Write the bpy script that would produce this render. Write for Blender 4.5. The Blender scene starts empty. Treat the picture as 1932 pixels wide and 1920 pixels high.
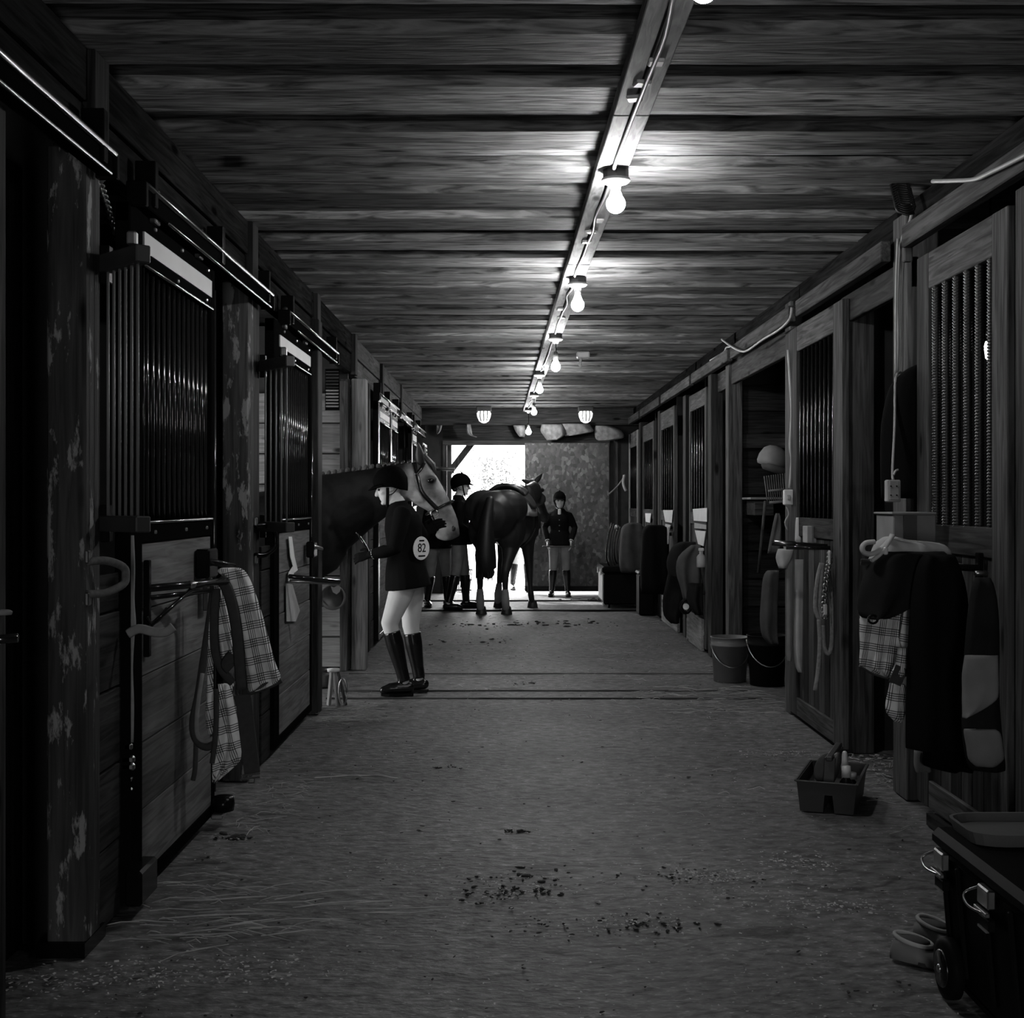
import bpy, bmesh, math, random
from mathutils import Vector, Matrix, noise
random.seed(7)
SC = bpy.context.scene
COL = SC.collection
R = math.radians

# ---------------------------------------------------------------- camera
F, CX, CY, EYE = 2400.0, 960.0, 946.0, 1.40      # focal length and vanishing point in pixels of a 1932x1920 frame
cam_d = bpy.data.cameras.new('camera'); cam = bpy.data.objects.new('camera', cam_d); COL.objects.link(cam)
cam.location = (0, 0, EYE); cam.rotation_euler = (R(90), 0, 0)
cam_d.sensor_fit = 'HORIZONTAL'; cam_d.sensor_width = 36.0; cam_d.lens = 36.0 * F / 1932
cam_d.shift_x = (966 - CX) / 1932; cam_d.shift_y = -(960 - CY) / 1932
cam_d.clip_start = 0.05; cam_d.clip_end = 400
SC.camera = cam
# ---------------------------------------------------------------- world, light, exposure
SKY = 12.0
BULB = 620.0
world = bpy.data.worlds.new('overcast'); SC.world = world; world.use_nodes = True
bg = world.node_tree.nodes['Background']; bg.inputs[0].default_value = (1, 1, 1, 1); bg.inputs[1].default_value = SKY
sun_d = bpy.data.lights.new('sun', 'SUN'); sun_d.energy = 9.0; sun_d.angle = R(3)
sun = bpy.data.objects.new('sun', sun_d); COL.objects.link(sun)
sun.rotation_euler = Vector((0.42, -0.62, -0.66)).to_track_quat('-Z', 'Y').to_euler(); sun.location = (-10, 30, 20)
vs = SC.view_settings
vs.view_transform = 'Standard'; vs.look = 'None'; vs.exposure = 0.0; vs.gamma = 1.0; vs.use_curve_mapping = False
cy = SC.cycles
cy.use_denoising = True; cy.max_bounces = 5; cy.diffuse_bounces = 3; cy.glossy_bounces = 3; cy.transmission_bounces = 4
cy.transparent_max_bounces = 6; cy.caustics_reflective = False; cy.caustics_refractive = False; cy.sample_clamp_indirect = 4.0
def portal(name, c, d, w, h):
    l = bpy.data.lights.new(name, 'AREA'); l.shape = 'RECTANGLE'; l.size = w; l.size_y = h; l.cycles.is_portal = True
    o = bpy.data.objects.new(name, l); COL.objects.link(o); o.location = c
    o.rotation_euler = Vector(d).to_track_quat('-Z', 'Z' if abs(d[2]) < .5 else 'Y').to_euler()

# ---------------------------------------------------------------- helpers
def P(x, y, Y): return Vector(((x - CX) / F * Y, Y, EYE - (y - CY) / F * Y))
def PX(x, y, X): return P(x, y, X * F / (x - CX))
def YX(x, X): return X * F / (x - CX)
def GY(y): return F * EYE / (y - CY)
WL = {}
def lerp(a, b, t): return a + (b - a) * t

class MB:
    def __init__(s): s.v = []; s.f = []
    def add(s, vs, fs):
        n = len(s.v); s.v += [Vector(v) for v in vs]; s.f += [tuple(i + n for i in f) for f in fs]; return s
    def box(s, lo, hi):
        x0, y0, z0 = lo; x1, y1, z1 = hi
        return s.add([(x0,y0,z0),(x1,y0,z0),(x1,y1,z0),(x0,y1,z0),(x0,y0,z1),(x1,y0,z1),(x1,y1,z1),(x0,y1,z1)],
                     [(0,3,2,1),(4,5,6,7),(0,1,5,4),(1,2,6,5),(2,3,7,6),(3,0,4,7)])
    def cbox(s, c, e, m=None):
        c = Vector(c); hx, hy, hz = e[0]/2, e[1]/2, e[2]/2
        vs = [Vector(v) for v in [(-hx,-hy,-hz),(hx,-hy,-hz),(hx,hy,-hz),(-hx,hy,-hz),(-hx,-hy,hz),(hx,-hy,hz),(hx,hy,hz),(-hx,hy,hz)]]
        if m is not None: vs = [m @ v for v in vs]
        return s.add([v + c for v in vs], [(0,3,2,1),(4,5,6,7),(0,1,5,4),(1,2,6,5),(2,3,7,6),(3,0,4,7)])
    def beam(s, a, b, w, h, up=(0,0,1)):
        a, b, up = Vector(a), Vector(b), Vector(up); d = (b - a).normalized()
        u = d.cross(up)
        if u.length < 1e-4: u = d.cross(Vector((1,0,0)))
        u.normalize(); v = u.cross(d).normalized()
        vs = []
        for p in (a, b):
            for (i, j) in ((-1,-1),(1,-1),(1,1),(-1,1)): vs.append(p + u*i*w/2 + v*j*h/2)
        return s.add(vs, [(0,3,2,1),(4,5,6,7),(0,1,5,4),(1,2,6,5),(2,3,7,6),(3,0,4,7)])
    def rings(s, rings, cap=True):
        n = len(rings[0]); base = len(s.v); vs = [v for r in rings for v in r]; fs = []
        for i in range(len(rings)-1):
            for j in range(n):
                k = (j+1) % n; fs.append((i*n+j, i*n+k, (i+1)*n+k, (i+1)*n+j))
        if cap:
            fs.append(tuple(reversed(range(n)))); fs.append(tuple((len(rings)-1)*n + j for j in range(n)))
        return s.add(vs, fs)
    def tube(s, pts, r, n=8, flat=1.0, up=(0,0,1)):
        pts = [Vector(p) for p in pts]; rr = r if hasattr(r, '__len__') else [r]*len(pts); out = []; u = None
        for i, p in enumerate(pts):
            d = (pts[min(i+1, len(pts)-1)] - pts[max(i-1, 0)])
            d = d.normalized() if d.length > 1e-9 else Vector((0,0,1))
            if u is None:
                u = d.cross(Vector(up))
                if u.length < 1e-3: u = d.cross(Vector((0.3,1,0)))
            u = (u - d*u.dot(d)).normalized(); v = d.cross(u)
            out.append([p + u*math.cos(a)*rr[i] + v*math.sin(a)*rr[i]*flat for a in [2*math.pi*k/n for k in range(n)]])
        return s.rings(out)
    def limb(s, pts, rad, n=12, ends=True):
        pts = [Vector(p) for p in pts]; rad = list(rad)
        if ends:
            d0 = (pts[0]-pts[1]).normalized(); d1 = (pts[-1]-pts[-2]).normalized()
            pre = [(pts[0]+d0*rad[0]*q, rad[0]*math.sqrt(1-q*q)) for q in (.97,.8,.45)]
            post = [(pts[-1]+d1*rad[-1]*q, rad[-1]*math.sqrt(1-q*q)) for q in (.45,.8,.97)]
            pts = [p for p, _ in pre] + pts + [p for p, _ in post]; rad = [q for _, q in pre] + rad + [q for _, q in post]
        return s.tube(pts, rad, n)
    def loft(s, secs, n=16):
        """secs: (center, half-axis vector a, half-axis vector b)"""
        return s.rings([[Vector(c) + Vector(a)*math.cos(t) + Vector(b)*math.sin(t) for t in [2*math.pi*k/n for k in range(n)]] for c, a, b in secs])
    def ell(s, c, r, m=None, nu=14, nv=9):
        c = Vector(c); vs = [Vector((0,0,r[2]))]; fs = []
        for i in range(1, nv):
            t = math.pi*i/nv
            for k in range(nu):
                a = 2*math.pi*k/nu; vs.append(Vector((r[0]*math.sin(t)*math.cos(a), r[1]*math.sin(t)*math.sin(a), r[2]*math.cos(t))))
        vs.append(Vector((0,0,-r[2])))
        for k in range(nu): fs.append((0, 1+k, 1+(k+1)%nu))
        for i in range(nv-2):
            for k in range(nu):
                a, b = 1+i*nu+k, 1+i*nu+(k+1)%nu; fs.append((a, a+nu, b+nu, b))
        L = len(vs)-1; o = 1+(nv-2)*nu
        for k in range(nu): fs.append((L, o+(k+1)%nu, o+k))
        if m is not None: vs = [m @ v for v in vs]
        return s.add([v + c for v in vs], fs)
    def lathe(s, c, prof, n=20, m=None):
        """prof: (r, z) pairs"""
        c = Vector(c); out = []
        for r, z in prof:
            ring = [Vector((r*math.cos(2*math.pi*k/n), r*math.sin(2*math.pi*k/n), z)) for k in range(n)]
            if m is not None: ring = [m @ v for v in ring]
            out.append([v + c for v in ring])
        return s.rings(out)
    def prism(s, pts, d):
        pts = [Vector(p) for p in pts]; d = Vector(d); n = len(pts)
        return s.add(pts + [p + d for p in pts], [tuple(range(n)), tuple(reversed(range(n, 2*n)))] + [(i, n+i, n+(i+1)%n, (i+1)%n) for i in range(n)])
    def sheet(s, grid, t, nrm=None):
        """closed shell from a grid of points (rows), thickness t towards +Y or nrm"""
        nrm = Vector(nrm or (0,1,0)); h, w = len(grid), len(grid[0]); fs = []
        vs = [Vector(p) for r in grid for p in r]
        for i in range(h):
            for j in range(w):
                u, q = j/(w-1), i/(h-1); e = t * (1.0 if callable(t) is False else 1)
                vs.append(Vector(grid[i][j]) + nrm*e)
        N = h*w
        for i in range(h-1):
            for j in range(w-1):
                a = i*w+j; fs.append((a, a+w, a+w+1, a+1)); fs.append((N+a, N+a+1, N+a+w+1, N+a+w))
        for j in range(w-1):
            fs.append((j, j+1, N+j+1, N+j)); b = (h-1)*w+j; fs.append((b+1, b, N+b, N+b+1))
        for i in range(h-1):
            a = i*w; fs.append((a+w, a, N+a, N+a+w)); b = i*w+w-1; fs.append((b, b+w, N+b+w, N+b))
        return s.add(vs, fs)
    def mesh(s, name, c):
        me = bpy.data.meshes.new(name); me.from_pydata([v - c for v in s.v], [], s.f); me.update()
        b = bmesh.new(); b.from_mesh(me); bmesh.ops.recalc_face_normals(b, faces=b.faces); b.to_mesh(me); b.free()
        return me
    def center(s):
        xs = [v.x for v in s.v]; ys = [v.y for v in s.v]; zs = [v.z for v in s.v]
        return Vector(((min(xs)+max(xs))/2, (min(ys)+max(ys))/2, (min(zs)+max(zs))/2))
    def build(s, name, mat, parent=None, smooth=False, bevel=0.0, remesh=0.0, soft=3, kind=None):
        c = s.center(); me = s.mesh(name, c)
        o = bpy.data.objects.new(name, me); COL.objects.link(o)
        if remesh:
            m = o.modifiers.new('r', 'REMESH'); m.mode = 'VOXEL'; m.voxel_size = remesh; m.use_smooth_shade = True
            if soft:
                q = o.modifiers.new('s', 'SMOOTH'); q.factor = .5; q.iterations = soft
            dg = bpy.context.evaluated_depsgraph_get(); me2 = bpy.data.meshes.new_from_object(o.evaluated_get(dg))
            o.modifiers.clear(); o.data = me2; bpy.data.meshes.remove(me); me = me2; me.name = name; smooth = True
        elif bevel:
            b = bmesh.new(); b.from_mesh(me)
            bmesh.ops.bevel(b, geom=b.edges[:] , offset=bevel, segments=1, affect='EDGES', profile=.6); b.to_mesh(me); b.free()
        if smooth:
            for p in me.polygons: p.use_smooth = True
        me.materials.clear(); me.materials.append(mat)
        place(o, c, parent)
        if kind: o['kind'] = kind
        return o
def place(o, c, parent=None):
    WL[o.name] = Vector(c)
    if parent is not None:
        o.parent = parent; o.location = Vector(c) - WL[parent.name]
    else: o.location = c
def tag(o, label=None, cat=None, group=None, kind=None):
    if label: o['label'] = label
    if cat: o['category'] = cat
    if group: o['group'] = group
    if kind: o['kind'] = kind
    return o
def thing(name, label, cat, loc=(0,0,0), group=None, kind=None):
    o = bpy.data.objects.new(name, None); COL.objects.link(o); o.empty_display_size = .1
    place(o, loc); return tag(o, label, cat, group, kind)
def copy_thing(root, new_loc, label=None, group=None):
    r = root.copy(); COL.objects.link(r); r.location = new_loc; WL[r.name] = Vector(new_loc)
    if label: r['label'] = label
    if group: r['group'] = group
    def rec(src, dst):
        for ch in list(src.children):
            c = ch.copy(); COL.objects.link(c); c.parent = dst; rec(ch, c)
    rec(root, r); return r
def curve(pts, n=6):
    """Catmull-Rom through points"""
    pts = [Vector(p) for p in pts]; out = []
    for i in range(len(pts)-1):
        p0, p1, p2, p3 = pts[max(i-1,0)], pts[i], pts[i+1], pts[min(i+2, len(pts)-1)]
        for k in range(n):
            t = k/n
            out.append(.5*((2*p1) + (p2-p0)*t + (2*p0-5*p1+4*p2-p3)*t*t + (3*p1-p0-3*p2+p3)*t**3))
    out.append(pts[-1]); return out
def drape(mb, rows, Y, thick=.03, folds=3.0, amp=.02, nu=14, sub=3, seed=0, lean=0.0):
    """hanging cloth: rows (py, x_left, x_right) seen at distance Y; folds run downward, lens-shaped section"""
    rr = curve([Vector((a, b, c)) for a, b, c in rows], sub); n = len(rr); front = []; back = []
    for i, q in enumerate(rr):
        v = i/(n-1); fr = []; bk = []
        for j in range(nu+1):
            u = j/nu; x = lerp(q.y, q.z, u)
            w = amp*(.35+.65*v)*(math.sin(folds*2*math.pi*u + seed + 1.3*math.sin(2.2*v+seed)) + .5*noise.noise(Vector((u*5, v*4, seed))))
            e = thick*(1-abs(2*u-1)**4)**.5*(.5 if i in (0, n-1) else 1.0) + .003
            Yc = Y + w + lean*v
            p = P(x, q.x, Y); p.y = Yc - e; fr.append(p)
            p2 = P(x, q.x, Y); p2.y = Yc + e; bk.append(p2)
        front.append(fr); back.append(bk)
    rings = [front[i] + list(reversed(back[i])) for i in range(n)]
    return mb.rings(rings)

# ---------------------------------------------------------------- materials (a black and white world: greys only)
def newmat(name):
    m = bpy.data.materials.new(name); m.use_nodes = True; nt = m.node_tree; b = nt.nodes['Principled BSDF']
    return m, nt, b
def nd(nt, t, **k):
    n = nt.nodes.new(t)
    for a, v in k.items():
        if a.startswith('i_'): n.inputs[a[2:].replace('_', ' ')].default_value = v
        else: setattr(n, a, v)
    return n
def g(v): return (v, v, v, 1)
def mth(nt, op, a, b=None):
    n = nt.nodes.new('ShaderNodeMath'); n.operation = op
    for i, q in enumerate((a, b)):
        if q is None: continue
        if isinstance(q, (int, float)): n.inputs[i].default_value = q
        else: nt.links.new(q, n.inputs[i])
    return n.outputs[0]
def ramp(nt, fac, stops):
    n = nt.nodes.new('ShaderNodeValToRGB'); e = n.color_ramp.elements
    while len(e) < len(stops): e.new(.5)
    for i, (p, v) in enumerate(stops): e[i].position = p; e[i].color = g(v)
    nt.links.new(fac, n.inputs[0]); return n.outputs[0]
def plain(name, v, rough=.6, metal=0.0, spec=.5, var=.25, scale=9.0, bump=0.0):
    m, nt, b = newmat(name); b.inputs['Roughness'].default_value = rough; b.inputs['Metallic'].default_value = metal
    b.inputs['Specular IOR Level'].default_value = spec
    if var:
        tc = nd(nt, 'ShaderNodeTexCoord'); n = nd(nt, 'ShaderNodeTexNoise'); n.inputs['Scale'].default_value = scale; n.inputs['Detail'].default_value = 3
        nt.links.new(tc.outputs['Object'], n.inputs['Vector'])
        c = ramp(nt, n.outputs[0], [(.3, v*(1-var)), (.7, v*(1+var))]); nt.links.new(c, b.inputs['Base Color'])
        if bump:
            bp = nd(nt, 'ShaderNodeBump'); bp.inputs['Strength'].default_value = bump; bp.inputs['Distance'].default_value = .02
            nt.links.new(n.outputs[0], bp.inputs['Height']); nt.links.new(bp.outputs[0], b.inputs['Normal'])
    else: b.inputs['Base Color'].default_value = g(v)
    return m
def wood(name, axis, lo, hi, rough=.7, rnd=.35, knots=True, peel=0.0, bump=.35, stain=.5, spec=.03, flat=None, grain=2.2):
    m, nt, b = newmat(name); b.inputs['Roughness'].default_value = rough; b.inputs['Specular IOR Level'].default_value = spec
    tc = nd(nt, 'ShaderNodeTexCoord'); oi = nd(nt, 'ShaderNodeObjectInfo')
    off = nd(nt, 'ShaderNodeVectorMath', operation='SCALE'); off.inputs[0].default_value = (13.7, 7.3, 21.1); nt.links.new(oi.outputs['Random'], off.inputs['Scale'])
    add = nd(nt, 'ShaderNodeVectorMath', operation='ADD'); nt.links.new(tc.outputs['Object'], add.inputs[0]); nt.links.new(off.outputs[0], add.inputs[1])
    def mapped(along, across, fl=None):
        mp = nd(nt, 'ShaderNodeMapping'); s = [across]*3; s['xyz'.index(axis)] = along
        if fl: s['xyz'.index(fl)] = .02
        mp.inputs['Scale'].default_value = s
        nt.links.new(add.outputs[0], mp.inputs['Vector']); return mp.outputs[0]
    n1 = nd(nt, 'ShaderNodeTexNoise'); n1.inputs['Scale'].default_value = 1; n1.inputs['Detail'].default_value = 5; n1.inputs['Distortion'].default_value = 1.2
    nt.links.new(mapped(grain, 38), n1.inputs['Vector'])
    col = ramp(nt, n1.outputs[0], [(.32, lo), (.66, hi)])
    n2 = nd(nt, 'ShaderNodeTexNoise'); n2.inputs['Scale'].default_value = 1; n2.inputs['Detail'].default_value = 3
    nt.links.new(mapped(1.1, 5.0), n2.inputs['Vector'])
    st = ramp(nt, n2.outputs[0], [(.3, 1-stain), (.62, 1.0)])
    mx = nd(nt, 'ShaderNodeMix', data_type='RGBA', blend_type='MULTIPLY'); mx.inputs['Factor'].default_value = 1
    nt.links.new(col, mx.inputs['A']); nt.links.new(st, mx.inputs['B']); col = mx.outputs['Result']
    h = n1.outputs[0]
    if knots:
        vo = nd(nt, 'ShaderNodeTexVoronoi'); vo.inputs['Scale'].default_value = 1; nt.links.new(mapped(2.3, 7.0, flat), vo.inputs['Vector'])
        kn = ramp(nt, vo.outputs['Distance'], [(.08, .10), (.17, 1.0)])
        mk = nd(nt, 'ShaderNodeMix', data_type='RGBA', blend_type='MULTIPLY'); mk.inputs['Factor'].default_value = .9
        nt.links.new(col, mk.inputs['A']); nt.links.new(kn, mk.inputs['B']); col = mk.outputs['Result']
    rv = mth(nt, 'MULTIPLY_ADD', oi.outputs['Random'], 2*rnd); nt.nodes[-1].inputs[2].default_value = 1-rnd
    mr = nd(nt, 'ShaderNodeMix', data_type='RGBA', blend_type='MULTIPLY'); mr.inputs['Factor'].default_value = 1
    nt.links.new(col, mr.inputs['A']); nt.links.new(rv, mr.inputs['B']); col = mr.outputs['Result']
    if peel:
        n3 = nd(nt, 'ShaderNodeTexNoise'); n3.inputs['Scale'].default_value = 1; n3.inputs['Detail'].default_value = 6; n3.inputs['Roughness'].default_value = .65; nt.links.new(mapped(5, 17), n3.inputs['Vector'])
        pm = ramp(nt, n3.outputs[0], [(.55, 0), (.60, 1)])
        mp_ = nd(nt, 'ShaderNodeMix', data_type='RGBA'); mp_.inputs['B'].default_value = g(peel)
        nt.links.new(pm, mp_.inputs['Factor']); nt.links.new(col, mp_.inputs['A']); col = mp_.outputs['Result']
        h = mth(nt, 'ADD', n1.outputs[0], pm)
    nt.links.new(col, b.inputs['Base Color'])
    bp = nd(nt, 'ShaderNodeBump'); bp.inputs['Strength'].default_value = bump; bp.inputs['Distance'].default_value = .006
    nt.links.new(h, bp.inputs['Height']); nt.links.new(bp.outputs[0], b.inputs['Normal'])
    return m
def plaid(name, tilt=0.0, base=.4, line=.02, per=.068):
    m, nt, b = newmat(name); b.inputs['Roughness'].default_value = .85; b.inputs['Specular IOR Level'].default_value = .1
    tc = nd(nt, 'ShaderNodeTexCoord'); mp = nd(nt, 'ShaderNodeMapping'); mp.inputs['Rotation'].default_value = (0, R(tilt), 0)
    nt.links.new(tc.outputs['Object'], mp.inputs['Vector']); sx = nd(nt, 'ShaderNodeSeparateXYZ'); nt.links.new(mp.outputs[0], sx.inputs[0])
    tot = None
    for ax, k in (('X', .75), ('Z', 1.0)):
        t = mth(nt, 'FRACT', mth(nt, 'MULTIPLY', sx.outputs[ax], 1/(per*k)))
        inband = mth(nt, 'LESS_THAN', t, .52)
        fine = mth(nt, 'LESS_THAN', mth(nt, 'FRACT', mth(nt, 'MULTIPLY', t, 7.7)), .42)
        s = mth(nt, 'MULTIPLY', inband, fine)
        tot = s if tot is None else mth(nt, 'ADD', tot, s)
    nz = nd(nt, 'ShaderNodeTexNoise'); nz.inputs['Scale'].default_value = 14
    nt.links.new(tc.outputs['Object'], nz.inputs['Vector'])
    c = ramp(nt, mth(nt, 'MULTIPLY', tot, .5), [(0, base), (.5, base*.16), (1.0, line)])
    d = ramp(nt, nz.outputs[0], [(.35, .72), (.6, 1)])
    mx = nd(nt, 'ShaderNodeMix', data_type='RGBA', blend_type='MULTIPLY'); mx.inputs['Factor'].default_value = 1
    nt.links.new(c, mx.inputs['A']); nt.links.new(d, mx.inputs['B']); nt.links.new(mx.outputs['Result'], b.inputs['Base Color'])
    return m
def emit(name, s, v=1.0):
    m, nt, b = newmat(name); b.inputs['Base Color'].default_value = g(v); b.inputs['Emission Color'].default_value = g(1); b.inputs['Emission Strength'].default_value = s
    return m
def floor_mat():
    m, nt, b = newmat('packed_dirt_floor')
    tc = nd(nt, 'ShaderNodeTexCoord'); o = tc.outputs['Object']
    def nz(s, d, sc=(1,1,1), dist=0.0):
        mp = nd(nt, 'ShaderNodeMapping'); mp.inputs['Scale'].default_value = sc; nt.links.new(o, mp.inputs['Vector'])
        n = nd(nt, 'ShaderNodeTexNoise'); n.inputs['Scale'].default_value = s; n.inputs['Detail'].default_value = d; n.inputs['Distortion'].default_value = dist
        nt.links.new(mp.outputs[0], n.inputs['Vector']); return n.outputs[0]
    big = ramp(nt, nz(.9, 4, (1, 1.3, 1), .5), [(.3, .085), (.5, .12), (.72, .165)])
    mid = ramp(nt, nz(24, 6, (.6, 1.0, 1), .3), [(.33, .42), (.5, .95), (.70, 1.5)])
    speck = ramp(nt, nz(95, 2, (.4, 1.0, 1)), [(.60, 1.0), (.72, 2.4)])
    dark = ramp(nt, nz(3.1, 6, (.7, 1.5, 1), 1.4), [(.30, .35), (.37, 1.0)])
    col = big
    for q in (mid, speck, dark):
        mx = nd(nt, 'ShaderNodeMix', data_type='RGBA', blend_type='MULTIPLY'); mx.inputs['Factor'].default_value = 1
        nt.links.new(col, mx.inputs['A']); nt.links.new(q, mx.inputs['B']); col = mx.outputs['Result']
    nt.links.new(col, b.inputs['Base Color']); b.inputs['Roughness'].default_value = .62; b.inputs['Specular IOR Level'].default_value = .3
    bp = nd(nt, 'ShaderNodeBump'); bp.inputs['Strength'].default_value = .55; bp.inputs['Distance'].default_value = .02
    nt.links.new(nz(38, 6, (.6, 1.1, 1)), bp.inputs['Height']); nt.links.new(bp.outputs[0], b.inputs['Normal'])
    return m
def osb_mat():
    m, nt, b = newmat('chipboard'); tc = nd(nt, 'ShaderNodeTexCoord'); b.inputs['Roughness'].default_value = .75
    vo = nd(nt, 'ShaderNodeTexVoronoi'); vo.inputs['Scale'].default_value = 24; vo.inputs['Randomness'].default_value = 1
    n = nd(nt, 'ShaderNodeTexNoise'); n.inputs['Scale'].default_value = 3.2; n.inputs['Detail'].default_value = 4
    ad = nd(nt, 'ShaderNodeMapping'); ad.inputs['Rotation'].default_value = (0, .6, 0); ad.inputs['Scale'].default_value = (1, 1, .75); nt.links.new(tc.outputs['Object'], ad.inputs['Vector']); nt.links.new(tc.outputs['Object'], n.inputs['Vector']); nt.links.new(ad.outputs[0], vo.inputs['Vector'])
    sx = nd(nt, 'ShaderNodeSeparateColor'); nt.links.new(vo.outputs['Color'], sx.inputs[0])
    c1 = ramp(nt, sx.outputs[0], [(0, .055), (.75, .10), (1, .19)]); c2 = ramp(nt, n.outputs[0], [(.3, .7), (.7, 1.2)])
    mx = nd(nt, 'ShaderNodeMix', data_type='RGBA', blend_type='MULTIPLY'); mx.inputs['Factor'].default_value = 1
    nt.links.new(c1, mx.inputs['A']); nt.links.new(c2, mx.inputs['B']); nt.links.new(mx.outputs['Result'], b.inputs['Base Color']); return m
M = {}
M['floor'] = floor_mat()
for a in 'xyz':
    M['wood_'+a] = wood('grey_barn_wood_'+a, a, .035, .11, flat={'x':'y','y':'x','z':'x'}[a])
    M['dark_'+a] = wood('dark_barn_wood_'+a, a, .016, .046)
    M['pale_'+a] = wood('pale_new_wood_'+a, a, .16, .32, rnd=.2, stain=.3)
M['header'] = wood('edge_shaded_header_timber', 'y', .010, .028, rnd=.2, flat='x', spec=0.0)  # darkening towards the edges of the view, put into the timber colour
M['ceil'] = wood('ceiling_plank_wood', 'x', .055, .30, rnd=.45, stain=.6, bump=.7, flat='z', grain=4.0)
M['peel'] = wood('flaking_post_wood', 'z', .04, .085, peel=.24, rnd=.1)
M['batten'] = wood('pale_batten_wood', 'y', .25, .5, rnd=.1, stain=.5, grain=5, flat='z')
M['door_board'] = wood('scuffed_door_plank', 'y', .10, .19, rnd=.15, knots=False, stain=.45)
M['osb'] = osb_mat()
M['outer'] = plain('tarred_boards', .02, .9)
M['black_metal'] = plain('black_enamel_steel', .005, .22, var=0, spec=.12)
M['bar_metal'] = plain('glossy_black_bar', .012, .12, var=0, spec=.7)
M['track'] = plain('galvanised_track', .32, .25, metal=1, var=.2)
M['black_track'] = plain('black_track_steel', .005, .5, var=0, spec=0.0)
M['rebar'] = plain('ribbed_dark_iron', .03, .38, metal=.4, var=.2)
M['steel'] = plain('worn_steel', .45, .3, metal=1, var=.15)
M['white_board'] = plain('white_painted_board', .42, .5, var=.08, scale=4)
M['white_plastic'] = plain('white_plastic', .6, .35, var=.05)
M['grey_plastic'] = plain('grey_plastic', .1, .5, var=.1)
M['pale_grey'] = plain('pale_grey_paint', .3, .6, var=.2)
M['black_plastic'] = plain('black_plastic', .007, .5, var=0, spec=.02)
M['dark_plastic'] = plain('dark_grey_plastic', .03, .5, var=.1)
M['black_cloth'] = plain('black_wool', .006, .9, var=0, spec=.05)
M['navy'] = plain('dark_fleece', .016, .95, var=.2, spec=.05)
M['grey_cloth'] = plain('grey_felt', .07, .9, var=.2, spec=.1, bump=.2)
M['mid_cloth'] = plain('grey_canvas', .21, .9, var=.15, spec=.1)
M['pale_cloth'] = plain('pale_canvas', .42, .85, var=.15, spec=.1)
M['white_cloth'] = plain('white_cotton', .55, .8, var=.1)
M['breeches'] = plain('beige_breeches', .55, .85, var=.06, spec=.1)
M['strap'] = plain('dark_webbing', .03, .8, var=.2, scale=40)
M['pale_strap'] = plain('pale_webbing', .22, .8, var=.15, scale=30)
M['leather'] = plain('polished_black_leather', .006, .22, var=0)
M['saddle'] = plain('brown_saddle_leather', .02, .35, var=.3)
M['velvet'] = plain('black_velvet_helmet', .003, .8, var=0, spec=.02)
M['skin'] = plain('skin', .55, .55, var=.04, spec=.3)
M['hair'] = plain('dark_hair', .02, .6, var=.3, scale=40)
M['bay'] = plain('dark_bay_coat', .02, .48, spec=.35, var=.35, scale=5)
M['black_hair'] = plain('black_horse_hair', .008, .5, var=.4, scale=30)
M['white_sock'] = plain('pale_horse_sock', .3, .7, var=.2)
M['hoof'] = plain('dark_hoof', .02, .5, var=.2)
M['straw'] = plain('straw', .42, .8, var=.3)
M['chip'] = plain('wood_shaving', .45, .8, var=.4, scale=60)
M['litter'] = plain('dark_dirt_clod', .02, .95, var=.3, bump=.6)
M['dust'] = plain('dusty_lint', .17, .95, var=.4, scale=12, bump=.8)
M['paper'] = plain('paper', .85, .7, var=.06)
M['card'] = plain('cardboard', .17, .8, var=.15)
M['rope'] = plain('cotton_rope', .24, .9, var=.25, scale=60); M['handle_rope'] = plain('grey_rope', .09, .9, var=.25, scale=60); M['grille_bar'] = plain('dull_grey_bar', .14, .45, var=.1)
M['cable'] = plain('grey_cable', .3, .45, var=.1)
M['bulb'] = emit('lit_bulb_glass', BULB); M['weak_bulb'] = emit('weak_bulb_glass', BULB*.11)
M['jar'] = emit('lit_jar_glass', 1.1)
M['dim_bulb'] = emit('dim_bulb_glass', 3.0)
M['ground'] = plain('sunlit_gravel', .5, .9, var=.2, scale=3)
M['leaf'] = plain('leaf', .07, .7, var=.4)
M['plaid_l'] = plaid('tan_plaid', 12, .8)
M['plaid_r'] = plaid('pale_plaid', -8, .8)
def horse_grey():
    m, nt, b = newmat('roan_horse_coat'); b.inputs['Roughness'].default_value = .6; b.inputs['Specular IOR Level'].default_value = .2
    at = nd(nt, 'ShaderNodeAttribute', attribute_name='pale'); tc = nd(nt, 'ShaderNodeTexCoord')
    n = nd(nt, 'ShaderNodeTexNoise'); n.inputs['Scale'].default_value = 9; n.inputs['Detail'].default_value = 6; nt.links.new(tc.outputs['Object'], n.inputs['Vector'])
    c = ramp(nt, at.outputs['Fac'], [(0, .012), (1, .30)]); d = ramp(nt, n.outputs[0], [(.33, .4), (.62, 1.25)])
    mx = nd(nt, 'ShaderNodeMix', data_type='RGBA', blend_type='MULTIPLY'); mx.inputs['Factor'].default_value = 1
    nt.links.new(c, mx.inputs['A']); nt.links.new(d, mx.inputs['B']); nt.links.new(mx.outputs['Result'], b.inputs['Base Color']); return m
M['roan'] = horse_grey()
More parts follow.
